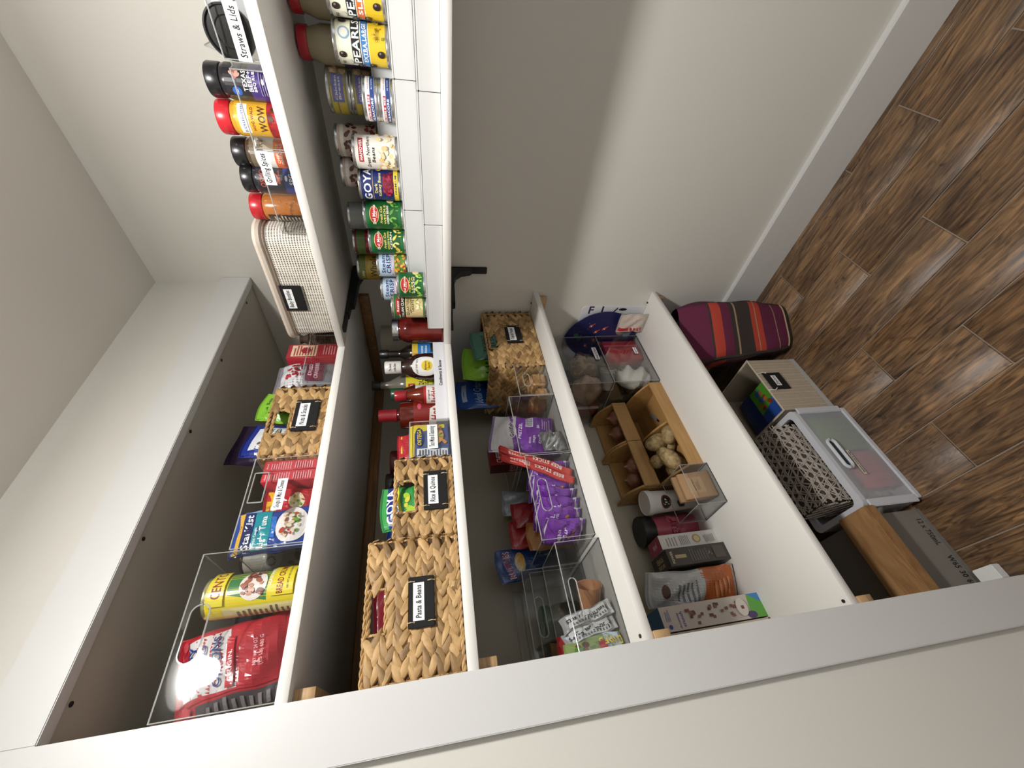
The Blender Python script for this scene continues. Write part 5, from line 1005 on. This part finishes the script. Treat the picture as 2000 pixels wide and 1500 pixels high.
for l, x0, x1, z1, c in (('green packet showing through the frosted bin', .20, .33, .17, '#4a7a32'), ('red packet showing through the frosted bin', .06, .19, .12, '#a82f3a'), ('teal packet in the upper right of the frosted bin', .335, .362, .18, '#2c4f63')):
    carton(l, (-.992+x0, .109, .007), x1-x0, .028, z1, c)
t = thing('wicker_box', 'pale wicker box with criss-cross cane standing in the frosted bin', 'wicker basket', (-.948, .150, .008))
w_, d_2, h_ = .295, .12, .285
o = rr(w_, d_2, .03); n = len(o); mb = MB()
mb.add([(x, y, 0) for x, y in o]+[(x, y, h_-.012) for x, y in o]+[(w_/2+(x-w_/2)*.94, d_2/2+(y-d_2/2)*.9, h_) for x, y in o], [(L*n+i, L*n+(i+1) % n, (L+1)*n+(i+1) % n, (L+1)*n+i) for L in range(2) for i in range(n)]+[tuple(range(2*n, 3*n)), tuple(range(n))]); mb.build('core', M('#51473e', .9), t)
mb = MB(); R = random.Random(11)
per = [(0, 0, 0)]
def wrap(s_, zz):   # path up the front face, over the top
    if zz < h_: return (s_, -.003, zz)
    return (s_, min(d_2, zz-h_), h_+.003)
for fam, sl in ((0, .62), (1, -.62), (2, 0)):
    for k in range(-20, 34):
        pts = []; s0 = (k//2)*.030+(k % 2)*.006+R.uniform(-.003, .003)
        if fam < 2:
            for i in range(41):
                zz = (h_+d_2)*i/40; s_ = s0+sl*zz+.002*sin(i*.9+k)
                if 0 <= s_ <= w_: p_ = wrap(s_, zz); e = .0012*sin(i*1.6+k*2+fam*3); pts.append((p_[0], p_[1]-(e if zz < h_ else 0), p_[2]+(e if zz >= h_ else 0)))
        else:
            zz = (k//2)*.03+(k % 2)*.0055+.01
            if 0 < zz < h_+d_2:
                for i in range(21): p_ = wrap(w_*i/20, zz+.002*sin(i+k)); e = .0012*sin(i*1.9+k); pts.append((p_[0], p_[1]-e, p_[2]+e))
        if len(pts) > 3: mb.tube(pts, .0023, 4)
for fam, sl in ((0, .62), (1, -.62)):
    for k in range(-14, 16):
        pts = []
        for i in range(25):
            zz = h_*i/24; y = (k//2)*.03+(k % 2)*.006+sl*zz
            if 0 <= y <= d_2: pts.append((-.003, y, zz))
        if len(pts) > 3: mb.tube(pts, .0023, 4)
mb.build('cane_weave', M('#a59c92', .7), t, kind='stuff')
# grey carton and the wooden board on it
t = thing('shipping_carton', 'grey cardboard carton with handwritten-style print on the floor by the casing', 'carton', (-1.238, .135, 0))
CARD = M('#807a72', .85); b = bx(0, .232, 0, .30, 0, .198).build('carton', CARD, t, bevel=.001); bx(0, .232, -.0025, -.0005, .0, .018).build('bottom_flap', M('#77736c', .85), t)
P = Print(front(0, 0, 0), .232, .198, .0004); P.text('12 x 750mL', .70, .15, .10, '#2a2724', w=.34, rot=PI); P.text('W65 30 60', .22, .15, .10, '#2a2724', w=.36, rot=PI); P.build(t)
tag(bx(-1.236, -.992, .088, .20, .1995, .238).build('wooden_board', MAPLE, bevel=.003), 'thick maple board lying on the grey carton', 'board')
pouch('black backdrop pouch added to fill the dark void behind the wooden board', (-1.12, .44-.0, .200), .20, .16, .07, '#040405', seed=120, rough=.6, wr=.006, rz=.1)  # near-black pouch added as a backdrop for the dark void behind the board
tag(bx(-1.232, -1.196, .06, .115, 0, .028).build('white_block', WHITE, bevel=.002), 'small white block on the floor against the casing', 'block')
